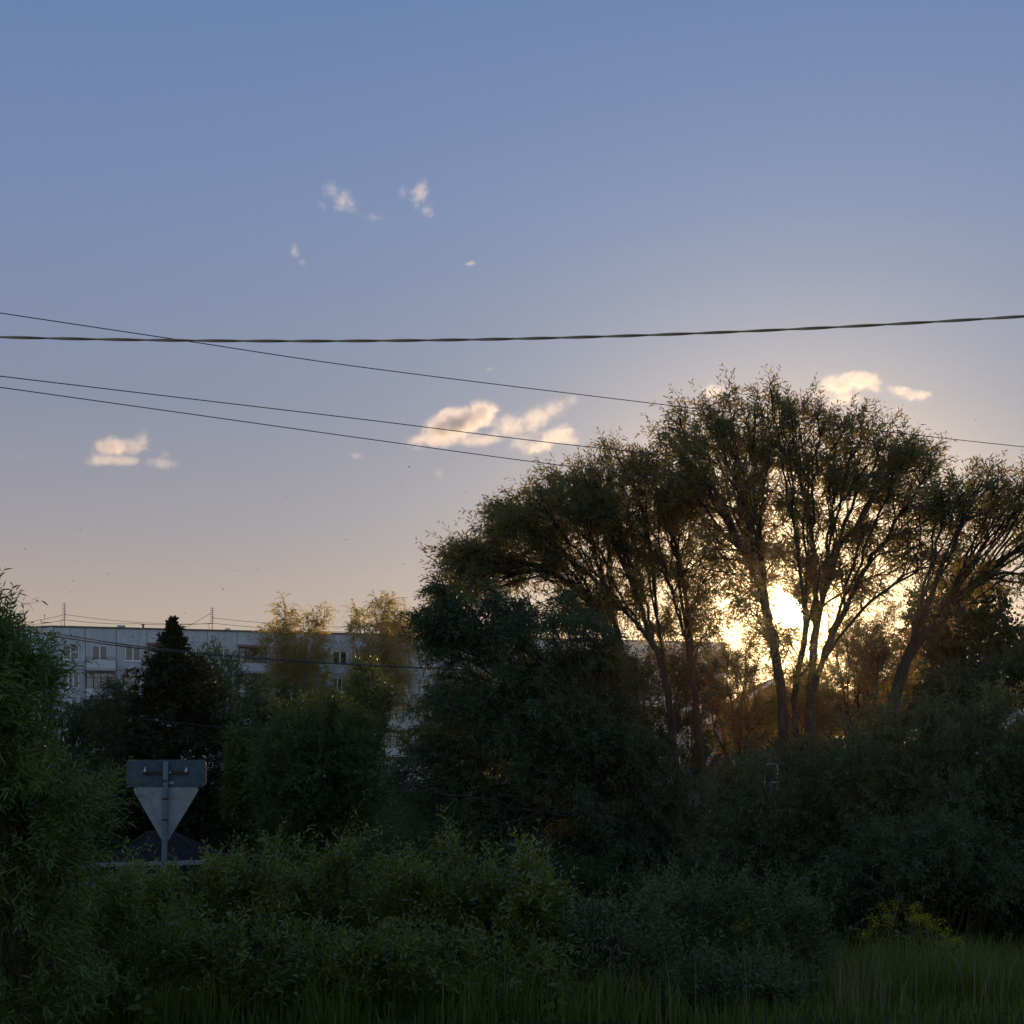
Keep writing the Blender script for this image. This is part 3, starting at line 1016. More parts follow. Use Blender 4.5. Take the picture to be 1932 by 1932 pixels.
# golden willow shrubs behind the trunks
BACK = 'backlit shrubs behind the willow trunks'
simple_tree('shrub', 'golden backlit shrub right of the sunlit willow trunk', 'shrub', BACK, 1620, 43, [(1615, 1215, 60, 70), (1670, 1210, 60, 70), (1640, 1290, 90, 70)], 520, .45, 21, M['golden'], M['bark'], leaves=22000,
            depth=2, stems=3, trunk_r=.09, tip_r=.007, twigs=3, nleaf=12, tl=.5, ll=.13, lw=.032, thin=3, droop=.2)
simple_tree('shrub', 'golden backlit shrub between the two tall willow trunks', 'shrub', BACK, 1390, 43, [(1365, 1270, 55, 70), (1420, 1260, 40, 60), (1400, 1360, 80, 70)], 420, .45, 22, M['golden'], M['bark'], leaves=22000,
            depth=1.6, stems=3, trunk_r=.07, tip_r=.007, twigs=3, nleaf=11, tl=.5, ll=.13, lw=.03, thin=3, droop=.2)
simple_tree('shrub', 'thin golden shrub low behind the sunlit willow fork', 'shrub', BACK, 1500, 45, [(1500, 1320, 60, 60), (1560, 1330, 50, 60)], 260, .5, 23, M['golden'], M['bark'], leaves=22000,
            depth=1.6, stems=2, trunk_r=.06, tip_r=.007, twigs=3, nleaf=11, tl=.5, ll=.13, lw=.03, thin=3, droop=.2)
simple_tree('broadleaf_tree', 'dense dark round crowned tree behind the slanting willow', 'tree', None, 1800, 60, [(1795, 1110, 85, 65), (1850, 1150, 62, 50), (1755, 1180, 60, 60), (1880, 1215, 60, 55), (1810, 1230, 120, 70)],
            900, .65, 24, M['linden'], M['bark'], leaves=26000, depth=3.2, trunk_r=.25, tip_r=.012, twigs=4, nleaf=12, tl=.7, ll=.17, lw=.12, thin=3, spread=.8)
simple_tree('broadleaf_tree', 'dull green tree low behind the bushes at the right edge', 'tree', None, 1930, 52, [(1900, 1300, 90, 70), (1960, 1250, 60, 70), (1760, 1310, 110, 60)],
            700, .6, 25, M['linden'], M['bark'], leaves=26000, depth=3, trunk_r=.2, tip_r=.012, twigs=4, nleaf=11, tl=.7, ll=.17, lw=.1, thin=3, spread=.8)

FILL = dict(leaves=17000, depth=1.6, stems=5, trunk_r=.06, tip_r=.007, twigs=3, nleaf=12, tl=.5, ll=.14, lw=.04, thin=3, droop=.2)
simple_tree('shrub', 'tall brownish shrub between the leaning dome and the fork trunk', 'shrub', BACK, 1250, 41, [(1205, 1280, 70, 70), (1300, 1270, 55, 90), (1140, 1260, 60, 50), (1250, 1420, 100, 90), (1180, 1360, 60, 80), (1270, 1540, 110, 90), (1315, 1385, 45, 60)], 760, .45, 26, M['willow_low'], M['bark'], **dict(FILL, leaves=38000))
UG = 'dark undergrowth bushes at the willows feet'
simple_tree('undergrowth_bush', 'dark undergrowth bush below the low spreading willow', 'bush', UG, 1080, 30, [(1000, 1660, 110, 60), (1120, 1680, 110, 60), (1060, 1740, 150, 60)], 420, .4, 27, M['linden'], M['stem'], **FILL)
simple_tree('undergrowth_bush', 'dark undergrowth bush below the foot of the fork trunk', 'bush', UG, 1360, 29, [(1290, 1680, 110, 60), (1420, 1690, 120, 60), (1360, 1750, 160, 55)], 420, .4, 28, M['linden'], M['stem'], **FILL)
simple_tree('undergrowth_bush', 'dark undergrowth bush behind the large yellow flower clump', 'bush', UG, 1660, 27.5, [(1580, 1690, 110, 60), (1720, 1690, 120, 60), (1660, 1760, 170, 50)], 420, .4, 29, M['linden'], M['stem'], **FILL)
simple_tree('undergrowth_bush', 'dark undergrowth bush in the lower right corner', 'bush', UG, 1880, 28.5, [(1840, 1700, 90, 55), (1930, 1700, 90, 60), (1880, 1760, 130, 45)], 380, .4, 30, M['linden'], M['stem'], **FILL)
simple_tree('undergrowth_bush', 'dark undergrowth bush behind the feathery foreground shoots', 'bush', UG, 800, 31, [(740, 1620, 110, 70), (860, 1640, 110, 70), (800, 1710, 160, 60)], 420, .4, 36, M['linden'], M['stem'], **FILL)

# bushes at right, in front of the trunks
RB = 'willow bushes on the right bank'
RBK = dict(leaves=27000, clump=1.3, shoots=60, depth=1.8, stems=5, trunk_r=.08, tip_r=.006, twigs=3, nleaf=13, tl=.5, ll=.125, lw=.030, thin=3, droop=.25, up=.05, spread=.6)
simple_tree('willow_bush', 'dark willow bush standing at the foot of the sunlit trunk', 'bush', RB, 1450, 29, [(1425, 1490, 95, 100), (1500, 1470, 90, 95), (1400, 1600, 110, 80), (1520, 1600, 110, 80)], 1050, .33, 31, M['bush_right'], M['stem'], **RBK)
simple_tree('willow_bush', 'tall green willow bush midway between trunk and right edge', 'bush', RB, 1640, 28, [(1610, 1430, 85, 90), (1690, 1390, 80, 90), (1650, 1520, 120, 100), (1660, 1620, 130, 60)], 1150, .33, 32, M['bush_right'], M['stem'], **RBK)
simple_tree('willow_bush', 'blue green willow bush highest near the right edge', 'bush', RB, 1840, 27, [(1830, 1370, 95, 85), (1890, 1420, 80, 90), (1790, 1480, 90, 90), (1860, 1560, 130, 90)], 1150, .33, 33, M['bush_right'], M['stem'], **RBK)
simple_tree('willow_bush', 'dark willow bush low in the right corner above the grass', 'bush', RB, 1750, 26, [(1740, 1600, 120, 70), (1850, 1630, 90, 60), (1640, 1640, 90, 50)], 650, .33, 34, M['bush_right'], M['stem'], **RBK)
simple_tree('willow_bush', 'willow bush with cut off crown leaving the frame at right', 'bush', RB, 1990, 27, [(1960, 1430, 80, 100), (1980, 1560, 90, 100)], 600, .33, 35, M['bush_right'], M['stem'], **RBK)

simple_tree('broadleaf_tree', 'shaded tree hidden behind the low spreading willow', 'tree', None, 1000, 62, [(1000, 1350, 110, 75), (1120, 1360, 100, 75), (880, 1340, 90, 75), (1000, 1430, 170, 60)], 600, .65, 37, M['linden'], M['bark'],
            depth=2.6, leaves=24000, trunk_r=.2, tip_r=.012, twigs=4, nleaf=12, tl=.7, ll=.19, lw=.12, thin=3, spread=.8)
simple_tree('broadleaf_tree', 'shaded tree far behind the golden shrubs right of the fork', 'tree', None, 1580, 78, [(1500, 1350, 90, 60), (1640, 1340, 100, 60), (1580, 1400, 160, 60)], 520, .7, 38, M['linden'], M['bark'],
            depth=2.8, leaves=24000, trunk_r=.2, tip_r=.012, twigs=4, nleaf=12, tl=.8, ll=.22, lw=.14, thin=3, spread=.8)

# birches in front of the building
BG = 'birches in front of the apartment block'
BK = dict(leaves=42000, depth=2.5, trunk_r=.16, tip_r=.012, twigs=4, nleaf=16, tl=1.5, ll=.17, lw=.11, spread=.35, up=-.5, droop=.5, thin=3, lean=.1, grow_up=.15)
simple_tree('birch_tree', 'left golden topped birch rising above the flat roof', 'tree', BG, 560, 148, [(542, 1160, 26, 42), (598, 1165, 24, 42), (500, 1190, 26, 22, .8), (560, 1215, 75, 50), (560, 1290, 80, 60)], 800, .9, 41, M['birch'], M['bark_birch'], **BK)
simple_tree('birch_tree', 'right golden topped birch beside the brick roof hut', 'tree', BG, 720, 149, [(680, 1170, 26, 30), (725, 1150, 34, 36), (765, 1180, 30, 36), (720, 1215, 75, 45), (715, 1280, 75, 60)], 760, .9, 42, M['birch'], M['bark_birch'], **BK)
simple_tree('garden_tree', 'shaded tree low in front of the apartment block right of the conifer', 'tree', None, 470, 110, [(455, 1350, 60, 50), (520, 1330, 60, 50), (480, 1410, 90, 60)], 420, .8, 44, M['linden'], M['bark'],
            depth=2.2, leaves=18000, trunk_r=.14, tip_r=.010, twigs=3, nleaf=13, tl=.9, ll=.2, lw=.12, spread=.6, up=0, droop=.2, thin=3)
simple_tree('birch_tree', 'thin see-through birch just right of the dark conifer', 'tree', BG, 425, 96, [(405, 1240, 35, 36, .7), (440, 1290, 45, 55, .8), (400, 1340, 55, 60)], 420, .8, 43, M['middle'], M['bark_birch'],
            depth=2.2, trunk_r=.14, tip_r=.010, twigs=3, nleaf=13, tl=1.1, ll=.14, lw=.08, spread=.5, up=-.3, droop=.4, thin=3)

# trees in the middle distance at left
MG = 'garden trees in front of the apartment block'
MK = dict(leaves=18000, depth=2.6, trunk_r=.18, tip_r=.010, twigs=4, nleaf=12, tl=.6, ll=.13, lw=.06, spread=.7, up=.05, droop=.15, thin=3)
simple_tree('garden_tree', 'broad rounded green tree left of the dark willow', 'tree', MG, 590, 46, [(560, 1380, 70, 70), (635, 1360, 62, 65), (520, 1450, 65, 70), (610, 1460, 100, 90), (690, 1440, 50, 90), (600, 1550, 130, 70)], 1300, .48, 51, M['middle'], M['bark'], **dict(MK, leaves=48000))
simple_tree('garden_tree', 'yellow lit tree between the round tree and the right birch', 'tree', MG, 695, 62, [(690, 1262, 30, 28), (700, 1310, 52, 45), (680, 1370, 55, 50)], 480, .6, 52, M['fresh'], M['bark'], **MK)
simple_tree('garden_tree', 'dark leafy tree beneath the leftmost apartment windows', 'tree', MG, 140, 72, [(125, 1350, 50, 42), (170, 1350, 45, 40), (140, 1420, 75, 60)], 480, .7, 53, M['linden'], M['bark'], **MK)
simple_tree('garden_tree', 'dark leafy tree hiding the lower balcony left of the conifer', 'tree', MG, 225, 70, [(225, 1310, 42, 45), (205, 1360, 50, 50), (240, 1410, 60, 60)], 480, .7, 54, M['linden'], M['bark'], **MK)
simple_tree('garden_tree', 'shaded tree in the gap right of the conifer', 'tree', MG, 470, 58, [(480, 1420, 50, 60), (470, 1520, 60, 80)], 420, .6, 55, M['linden'], M['bark'], **MK)
simple_tree('shrub', 'bright yellow green shrub squeezed beside the dark conifer', 'shrub', None, 447, 47.5, [(446, 1420, 16, 42), (447, 1490, 20, 70)], 200, .4, 56, M['fresh'], M['bark'],
            depth=.7, stems=2, trunk_r=.05, tip_r=.007, twigs=4, nleaf=12, tl=.45, ll=.12, lw=.05, thin=3)
simple_tree('garden_tree', 'shaded tree behind the left foreground willow bush', 'tree', MG, 90, 44, [(60, 1480, 90, 80), (150, 1500, 80, 80), (100, 1580, 120, 60)], 600, .5, 57, M['linden'], M['bark'], **MK)


def conifer():
    D = 50.0
    rng = np.random.default_rng(61)
    base = gp(325, D)
    top = at(327, 1168, D)
    o = empty('conifer_tree', base)
    tag(o, 'dark pointed conifer standing behind the road sign', 'tree')
    hgt = top[2] - base[2]
    n = 14
    zz = np.linspace(0, 1, n)
    px = np.stack([base[0] + (top[0] - base[0]) * zz, np.full(n, D), base[2] + hgt * zz], 1)
    rr = .16 * (1 - zz) + .012
    V, F = frusta(px[:-1], px[1:], rr[:-1], rr[1:], 7)
    link('trunk', mesh_np('wood', V, F, M['bark'], smooth=True, origin=base), o)
    # crown radius by height, measured on the photo
    hs = np.array([0, .12, .3, .45, .567, .66, .77, .84, .88, .91, .94, .97, 1.0])
    rs = np.array([1.8, 1.9, 1.9, 1.9, 1.75, 1.35, 1.0, .76, .60, .48, .36, .22, .05])
    nb = 720
    h = .03 + .965 * rng.random(nb) ** .82
    tipf = np.interp(h, [.82, .93], [1.0, .6])
    R = np.interp(h, hs, rs) * tipf * 1.28 * (.55 + .62 * rng.random(nb))
    az = rng.random(nb) * 6.283
    bx = np.stack([np.interp(h, zz, px[:, 0]), np.full(nb, D), base[2] + hgt * h], 1)
    tip = bx + np.stack([np.cos(az) * R, np.sin(az) * R, rng.normal(.12, .2, nb) * R * np.where(h > .88, 1.6, .7)], 1)
    V, F = frusta(bx, tip, np.full(nb, .022), np.full(nb, .006), 4)
    link('limb', mesh_np('wood', V, F, M['bark'], origin=base), o)
    m = 46
    t = .2 + .85 * rng.random((nb, m)) ** .7
    P = bx[:, None] + (tip - bx)[:, None] * t[..., None] + rng.normal(0, 1, (nb, m, 3)) * (.085 * tipf ** 2)[:, None, None]
    Dv = unit(tip - bx)[:, None] + rng.normal(0, .75, (nb, m, 3)) + np.array([0, 0, .35])
    L = .20 * (.5 + rng.random(nb * m)) * np.repeat(tipf, m)
    V, F, tint = leaf_arrays(rng, P.reshape(-1, 3), Dv.reshape(-1, 3), L, L * .38, .1)
    c = link('crown', mesh_np('sprays', V, F, M['needle'], tint, origin=base), o)
    c['kind'] = 'stuff'


conifer()


def treeline():
    """Far wood closing the horizon, one mass."""
    rng = np.random.default_rng(71)
    n = 14000
    x = rng.uniform(-330, 330, n)
    y = 330 + rng.uniform(0, 30, n)
    top = 9 + 2.5 * np.sin(x * .05) + 1.5 * np.sin(x * .19 + 1) + rng.normal(0, .6, n)
    z = ground_z(y) + top * rng.random(n) ** .7
    P = np.stack([x, y, z], 1)
    L = rng.uniform(1.4, 3.0, n)
    V, F, t = leaf_arrays(rng, P, rng.normal(0, 1, (n, 3)), L, L * .7)
    o = link('distant_woods', mesh_np('distant_woods', V, F, M['linden'], t))
    tag(o, kind='stuff')


treeline()

# ------------------------------------------------------------------ foreground shrubs
FG = 'osier shrubs along the foreground bank'
FK = dict(leaves=8000, shoots=60, shoot_len=.55, clump=.55, stems=9, trunk_r=.022, tip_r=.004, twigs=2, nleaf=12, tl=.34, ll=.095, lw=.023, thin=3, droop=.05, up=.45, spread=.42, fine=True, curve=.16, twig_r=.0025, grow_up=.2, leaf_name='foliage')


def shrub(label, px, D, blobs, n, seed, leaf='shrub', depth=.8, **kw):
    k = dict(FK)
    k.update(kw)
    return simple_tree('osier_shrub', label, 'shrub', FG, px, D, blobs, n, .17, seed, M[leaf], M['stem'], depth=depth, **k)


shrub('yellow green shrub right under the road sign pole', 330, 17.0, [(335, 1700, 110, 55), (330, 1770, 130, 80), (410, 1650, 40, 45), (270, 1690, 50, 40)], 380, 81, leaves=9500)
shrub('shrub with tall leafy shoots right of the road sign', 480, 17.5, [(430, 1685, 50, 50), (500, 1680, 60, 60), (480, 1760, 110, 80), (535, 1610, 22, 50, .35)], 330, 82)
shrub('bushy shrub below the round garden tree', 620, 17.8, [(590, 1675, 60, 55), (650, 1690, 60, 60), (630, 1760, 110, 80), (650, 1605, 22, 50, .35), (575, 1630, 20, 40, .3)], 330, 83)
shrub('dense shrub under the dark willow edge', 770, 17.2, [(740, 1665, 55, 55), (800, 1680, 60, 50), (770, 1750, 120, 80)], 330, 84)
shrub('shrub with upright feathery shoots below the dark willow', 900, 17.6, [(850, 1600, 20, 55, .35), (880, 1680, 70, 55), (930, 1685, 60, 50), (900, 1760, 110, 80)], 330, 85)
shrub('shrub with broad bright leaves at the dark gap edge', 1010, 17.0, [(985, 1640, 30, 60, .6), (1010, 1710, 60, 60), (1030, 1780, 70, 80), (960, 1760, 80, 80)], 300, 86, ll=.11, lw=.034)
shrub('low grey green shrub with dry catkins in the centre', 1150, 16.5, [(1110, 1770, 70, 60), (1190, 1760, 80, 60), (1150, 1840, 120, 70)], 330, 87, 'shrub_grey', ll=.088, lw=.020)
shrub('shrub with fine grey leaves left of the yellow flowers', 1320, 19.0, [(1260, 1720, 60, 70), (1330, 1700, 60, 60), (1310, 1790, 110, 80), (1390, 1720, 40, 60)], 380, 88, 'shrub_grey', ll=.088, lw=.020)
shrub('silvery shrub rounded at the edge of the right meadow', 1480, 18.6, [(1450, 1730, 60, 60), (1510, 1720, 60, 55), (1480, 1800, 100, 80), (1560, 1790, 40, 50)], 380, 89, 'shrub_grey', ll=.088, lw=.020)
shrub('low dense shrub at the foot of the left willow bush', 230, 15.0, [(180, 1720, 90, 70), (260, 1780, 100, 80), (200, 1850, 130, 70)], 330, 90, 'osier')
shrub('low dense shrub in front of the sign shrub', 450, 15.5, [(400, 1800, 100, 60), (500, 1820, 100, 70), (450, 1880, 130, 50)], 300, 91)
shrub('low dense shrub at bottom below the garden tree', 680, 15.6, [(620, 1810, 100, 60), (740, 1820, 100, 60), (680, 1880, 140, 45)], 300, 92)
shrub('low dense shrub at bottom left of the catkins', 930, 15.8, [(870, 1820, 90, 60), (980, 1840, 100, 60), (930, 1890, 130, 45)], 300, 93)
shrub('low shrub at bottom right of the catkins', 1300, 16.6, [(1260, 1850, 80, 50), (1350, 1860, 90, 50), (1430, 1870, 70, 45)], 280, 94, 'shrub_grey', ll=.08)

# left willow bush, nearest to the camera
simple_tree('willow_bush', 'tall bright green willow bush filling the left edge', 'bush', None, 40, 13.2,
            [(-15, 1250, 70, 120, 1.6), (35, 1300, 48, 120, 1.6), (15, 1440, 80, 100), (90, 1490, 50, 60), (140, 1510, 50, 70), (60, 1580, 100, 80), (120, 1610, 75, 70), (40, 1720, 120, 90), (-50, 1500, 80, 160), (60, 1830, 120, 90), (5, 1130, 22, 45, .5)],
            1500, .19, 101, M['osier'], M['stem'], leaves=38000, shoots=60, shoot_len=.5, clump=.6, depth=.9, stems=6, trunk_r=.05, tip_r=.004, twigs=3, nleaf=12, tl=.40, ll=.105, lw=.0165, thin=3, droop=.25, up=.15, spread=.5,
            fine=True, curve=.28, twig_r=.0025, leaf_name='foliage')


def catkins():
    rng = np.random.default_rng(110)
    bl = [(1150, 1760, 70, 70, 16.3, .6), (1100, 1720, 30, 40, 16.3, .4), (1180, 1830, 60, 50, 16.2, .5)]
    P = blob_points(rng, bl, 420)
    D = rng.normal(0, .5, (420, 3)) + np.array([0, 0, -.6])
    L = rng.uniform(.03, .075, 420)
    V, F, t = leaf_arrays(rng, P, D, L, L * .22, .3, True)
    sh = [o for o in bpy.data.objects if o.get('label') == 'low grey green shrub with dry catkins in the centre'][0]
    o = link('catkins', mesh_np('catkins', V, F, M['catkin'], t, origin=sh.location), sh)
    o['kind'] = 'stuff'


catkins()

# ------------------------------------------------------------------ grass


def grass():
    rng = np.random.default_rng(120)

    def blades(n, y0, y1, x0f, x1f, h0, h1, w, mat, name, clump=0, tuft=None):
        y = y0 + (y1 - y0) * rng.random(n)
        x = (x0f + (x1f - x0f) * rng.random(n)) * y
        if clump:
            cx = (x0f + (x1f - x0f) * rng.random(clump)) * (y0 + y1) / 2
            cyy = y0 + (y1 - y0) * rng.random(clump)
            k = rng.integers(0, clump, n)
            x = cx[k] + rng.normal(0, .13, n)
            y = cyy[k] + rng.normal(0, .13, n)
        z = ground_z(y) - .03
        h = h0 + (h1 - h0) * rng.random(n) ** 1.5
        az = rng.random(n) * 6.283
        lean = rng.random(n) ** 1.4 * .62 * h
        dx, dy = np.cos(az) * lean, np.sin(az) * lean
        sx, sy = np.cos(az + 1.57 + rng.normal(0, .5, n)), np.sin(az + 1.57 + rng.normal(0, .5, n))
        B = np.stack([x, y, z], 1)
        S = np.stack([sx, sy, 0 * sx], 1) * w * .5 * (.6 + .8 * rng.random((n, 1)))
        U1 = np.stack([dx * .25, dy * .25, h * .55], 1)
        U2 = np.stack([dx, dy, h], 1)
        V = np.stack([B - S, B + S, B + U1 - S * .8, B + U1 + S * .8, B + U2], 1).reshape(-1, 3)
        F = (np.arange(n)[:, None, None] * 5 + np.array([[0, 1, 3], [0, 3, 2], [2, 3, 4]])[None]).reshape(-1, 3)
        o = link(name, mesh_np(name, V, F, mat, np.repeat(rng.random(n), 5)))
        return tag(o, kind='stuff')
    blades(9000, 14.2, 19.5, -.37, .37, .12, .36, .010, M['grass'], 'grass')
    blades(11000, 17.0, 27.0, .11, .38, .25, .62, .014, M['grass'], 'meadow_grass')
    blades(7000, 17.0, 27.0, .11, .38, .4, .95, .015, M['grass'], 'meadow_tufts', clump=150)
    blades(900, 16.0, 26.0, .10, .38, .4, .95, .008, M['straw'], 'dry_stalks', clump=120)
    blades(2000, 14.3, 15.4, -.32, .12, .22, .68, .013, M['grass'], 'tall_grass', clump=46)
    blades(360, 14.3, 15.2, -.36, -.30, .3, .75, .014, M['grass'], 'tall_grass', clump=12)
    blades(420, 14.5, 19.0, -.1, .37, .4, .85, .008, M['straw'], 'dry_grass', clump=26)

grass()


def yellow_plant(label, px, D, top_py, half, n, seed):
    rng = np.random.default_rng(seed)
    base = gp(px, D)
    o = empty('flowering_plant', base)
    tag(o, label, 'flowering plant', 'yellow flowering plants at the meadow edge')
    topz = at(px, top_py, D)[2]
    heads, stems = [], MB()
    for k in range(n):
        u = rng.uniform(-1, 1)
        hx = base[0] + u * half * K * D
        hz = base[2] + (topz - base[2]) * (1 - .30 * abs(u) ** 1.5 - .22 * rng.random())
        hy = D + rng.uniform(-.35, .35)
        b = np.array((base[0] + u * .12, D + rng.uniform(-.1, .1), base[2]))
        h = np.array((hx, hy, hz))
        m = b * .4 + h * .6 + np.array((0, 0, .1))
        stems.tube([tuple(b - base), tuple(m - base), tuple(h - base)], [.008, .006, .004], 4, cap=False)
        heads.append(h)
    stems.build('stems', M['stem'], o)
    meshes = []
    for q in range(3):
        c = 60
        P = rng.normal(0, 1, (c, 3)) * np.array((.055, .055, .035))
        L = rng.uniform(.012, .028, c)
        V, F, t = leaf_arrays(rng, P, rng.normal(0, 1, (c, 3)) + np.array((0, 0, .6)), L, L * .9)
        meshes.append(mesh_np('flower_head', V, F, M['flower'], t))
    for k, h in enumerate(heads):
        f = link('flower_head', meshes[k % 3], o)
        f['kind'] = 'stuff'
        f.location = tuple(h - base)
        f.rotation_euler = (0, 0, rng.random() * 6)
        f.scale = (rng.uniform(.8, 1.3),) * 3
    c = 900
    hh = np.array(heads)[rng.integers(0, n, c)]
    tt = rng.random((c, 1)) * .85
    P = base + (hh - base) * tt + rng.normal(0, .06, (c, 3))
    L = rng.uniform(.06, .14, c)
    V, F, t = leaf_arrays(rng, P, rng.normal(0, 1, (c, 3)), L, L * .3, .2, True)
    f = link('foliage', mesh_np('foliage', V, F, M['shrub'], t, origin=base), o)
    f['kind'] = 'stuff'


yellow_plant('large clump of yellow flowers in the middle of the right meadow edge', 1700, 24.0, 1690, 80, 34, 131)
yellow_plant('yellow flowers showing behind the grey leaved shrubs', 1425, 21.5, 1695, 45, 22, 132)
yellow_plant('small yellow flowers right beside the silvery shrub', 1785, 22.0, 1748, 24, 9, 133)


def weed(label, px, D, seed, h=.55):
    rng = np.random.default_rng(seed)
    base = gp(px, D)
    o = empty('weed_plant', base)
    tag(o, label, 'weed', 'broad leaved weeds at the bottom edge')
    MB().tube([(0, 0, -.02), (.02, 0, h * .5), (.0, .01, h)], [.008, .006, .003], 5).build('stem', M['stem'], o)
    me = None
    for k in range(11):
        if me is None:
            V, F, t = leaf_arrays(np.random.default_rng(3), np.zeros((1, 3)), np.array([[1., 0, .35]]), np.array([.17]), np.array([.075]), .5, True)
            me = mesh_np('leaf', V, F, M['fresh'], t * 0 + .6)
        lf = link('leaf', me, o)
        s = 1.25 - .8 * k / 11
        lf.location = (0, 0, h * (.15 + .8 * k / 10))
        lf.rotation_euler = (rng.normal(0, .15), rng.normal(-.1, .2), k * 2.4)
        lf.scale = (s, s, s)


weed('bright broad leaved weed at the bottom left corner', 100, 14.1, 141, .62)
weed('broad leaved weed at the bottom under the road sign', 268, 14.3, 142, .5)
weed('broad leaved weed at the bottom centre left of the catkins', 1050, 14.6, 143, .5)

# ------------------------------------------------------------------ road sign, seen from the back


def round_poly(pts, r, n=6):
    out = []
    m = len(pts)
    for i in range(m):
        p, a, b = Vector(pts[i]), Vector(pts[i - 1]), Vector(pts[(i + 1) % m])
        d1, d2 = (a - p).normalized(), (b - p).normalized()
        half = d1.angle(d2) / 2
        t = r / math.tan(half)
        c = p + (d1 + d2).normalized() * (r / math.sin(half))
        s, e = p + d1 * t - c, p + d2 * t - c
        a0 = math.atan2(s.y, s.x)
        da = math.atan2(e.y, e.x) - a0
        while da > math.pi:
            da -= 2 * math.pi
        while da < -math.pi:
            da += 2 * math.pi
        for k in range(n + 1):
            q = a0 + da * k / n
            out.append((c.x + r * math.cos(q), c.y + r * math.sin(q)))
    return out


def road_sign():
    D = 21.0
    s = K * D
    x0 = (311 - HX) * s
    z = lambda py: CZ + (HY - py) * s
    gz = float(ground_z(D))
    o = empty('road_sign', (x0, D, gz))
    tag(o, 'back of a road sign with a wide plate above an inverted triangle', 'road sign')
    r = lambda py: z(py) - gz
    pole = MB().tube([(-.02, 0, -.1), (-.012, 0, r(1640)), (.0, 0, r(1560)), (.008, 0, r(1480)), (.012, 0, r(1437))], .038, 12).build('pole', M['pole'], o, smooth=True)
    w0, w1 = (236 - 311) * s, (386 - 311) * s
    zt, zb = r(1434), r(1484.5)
    pl = round_poly([(w0, zb), (w1, zb), (w1, zt), (w0, zt)], .06)
    plate = MB().prism(pl, .062, .074, 'y').build('sign_plate', M['plate'], o)
    MB().prism(round_poly([(w0 - .006, zb - .006), (w1 + .006, zb - .006), (w1 + .006, zt + .006), (w0 - .006, zt + .006)], .066), .0745, .085, 'y').build('rolled_edge', M['plate'], plate)
    t0, t1 = (246 - 311) * s, (376 - 311) * s
    tz, tb = r(1485.5), r(1596)
    tri = round_poly([(t0 - .0, tz), ((309.5 - 311) * s, tb), (t1, tz)], .04)
    trp = MB().prism(tri, .060, .070, 'y').build('triangle_plate', M['yield'], o)
    lip = [(p[0] * 1.012, (p[1] - (tz + tb) / 2) * 1.012 + (tz + tb) / 2) for p in tri]
    MB().prism(lip, .0705, .082, 'y').build('rolled_edge', M['plate'], trp)
    # bracket bar, clamps and bolts
    zb_ = r(1457.5)
    br = MB().box((271 - 311) * s, (354 - 311) * s, .030, .061, zb_ - .018, zb_ + .018).build('bracket', M['bracket'], o)
    for px in (272.5, 350.5):
        xx = (px - 311) * s
        MB().tube([(xx, .028, zb_ + .012), (xx + .006, .022, zb_ + .072)], [.013, .009], 8).tube([(xx - .02, .020, zb_ + .018), (xx + .02, .020, zb_ + .018)], .009, 8).build('bolt', M['bolt'], br)
        MB().box(xx - .03, xx + .02, .022, .0295, zb_ - .03, zb_ + .01).build('clip', M['dark_steel'], br)
    MB().box((314 - 311) * s + .03, (314 - 311) * s + .06, .018, .0295, zb_ - .015, zb_ + .012).build('clip', M['steel'], br)
    for py in (1473, 1507, 1547):
        MB().tube([(.003, 0, r(py) - .016), (.003, 0, r(py) + .016)], .0425, 12).build('clamp', M['dark_steel'], o)
    MB().box(.045, .11, .0595, .0618, r(1477) - .016, r(1477) + .016).build('sticker', M['sticker'], plate)
    MB().box(.21, .30, .0575, .0598, r(1497) - .03, r(1497) + .03).build('sticker', M['sticker_orange'], trp)


road_sign()

# ------------------------------------------------------------------ gazebo roof and fence behind the sign


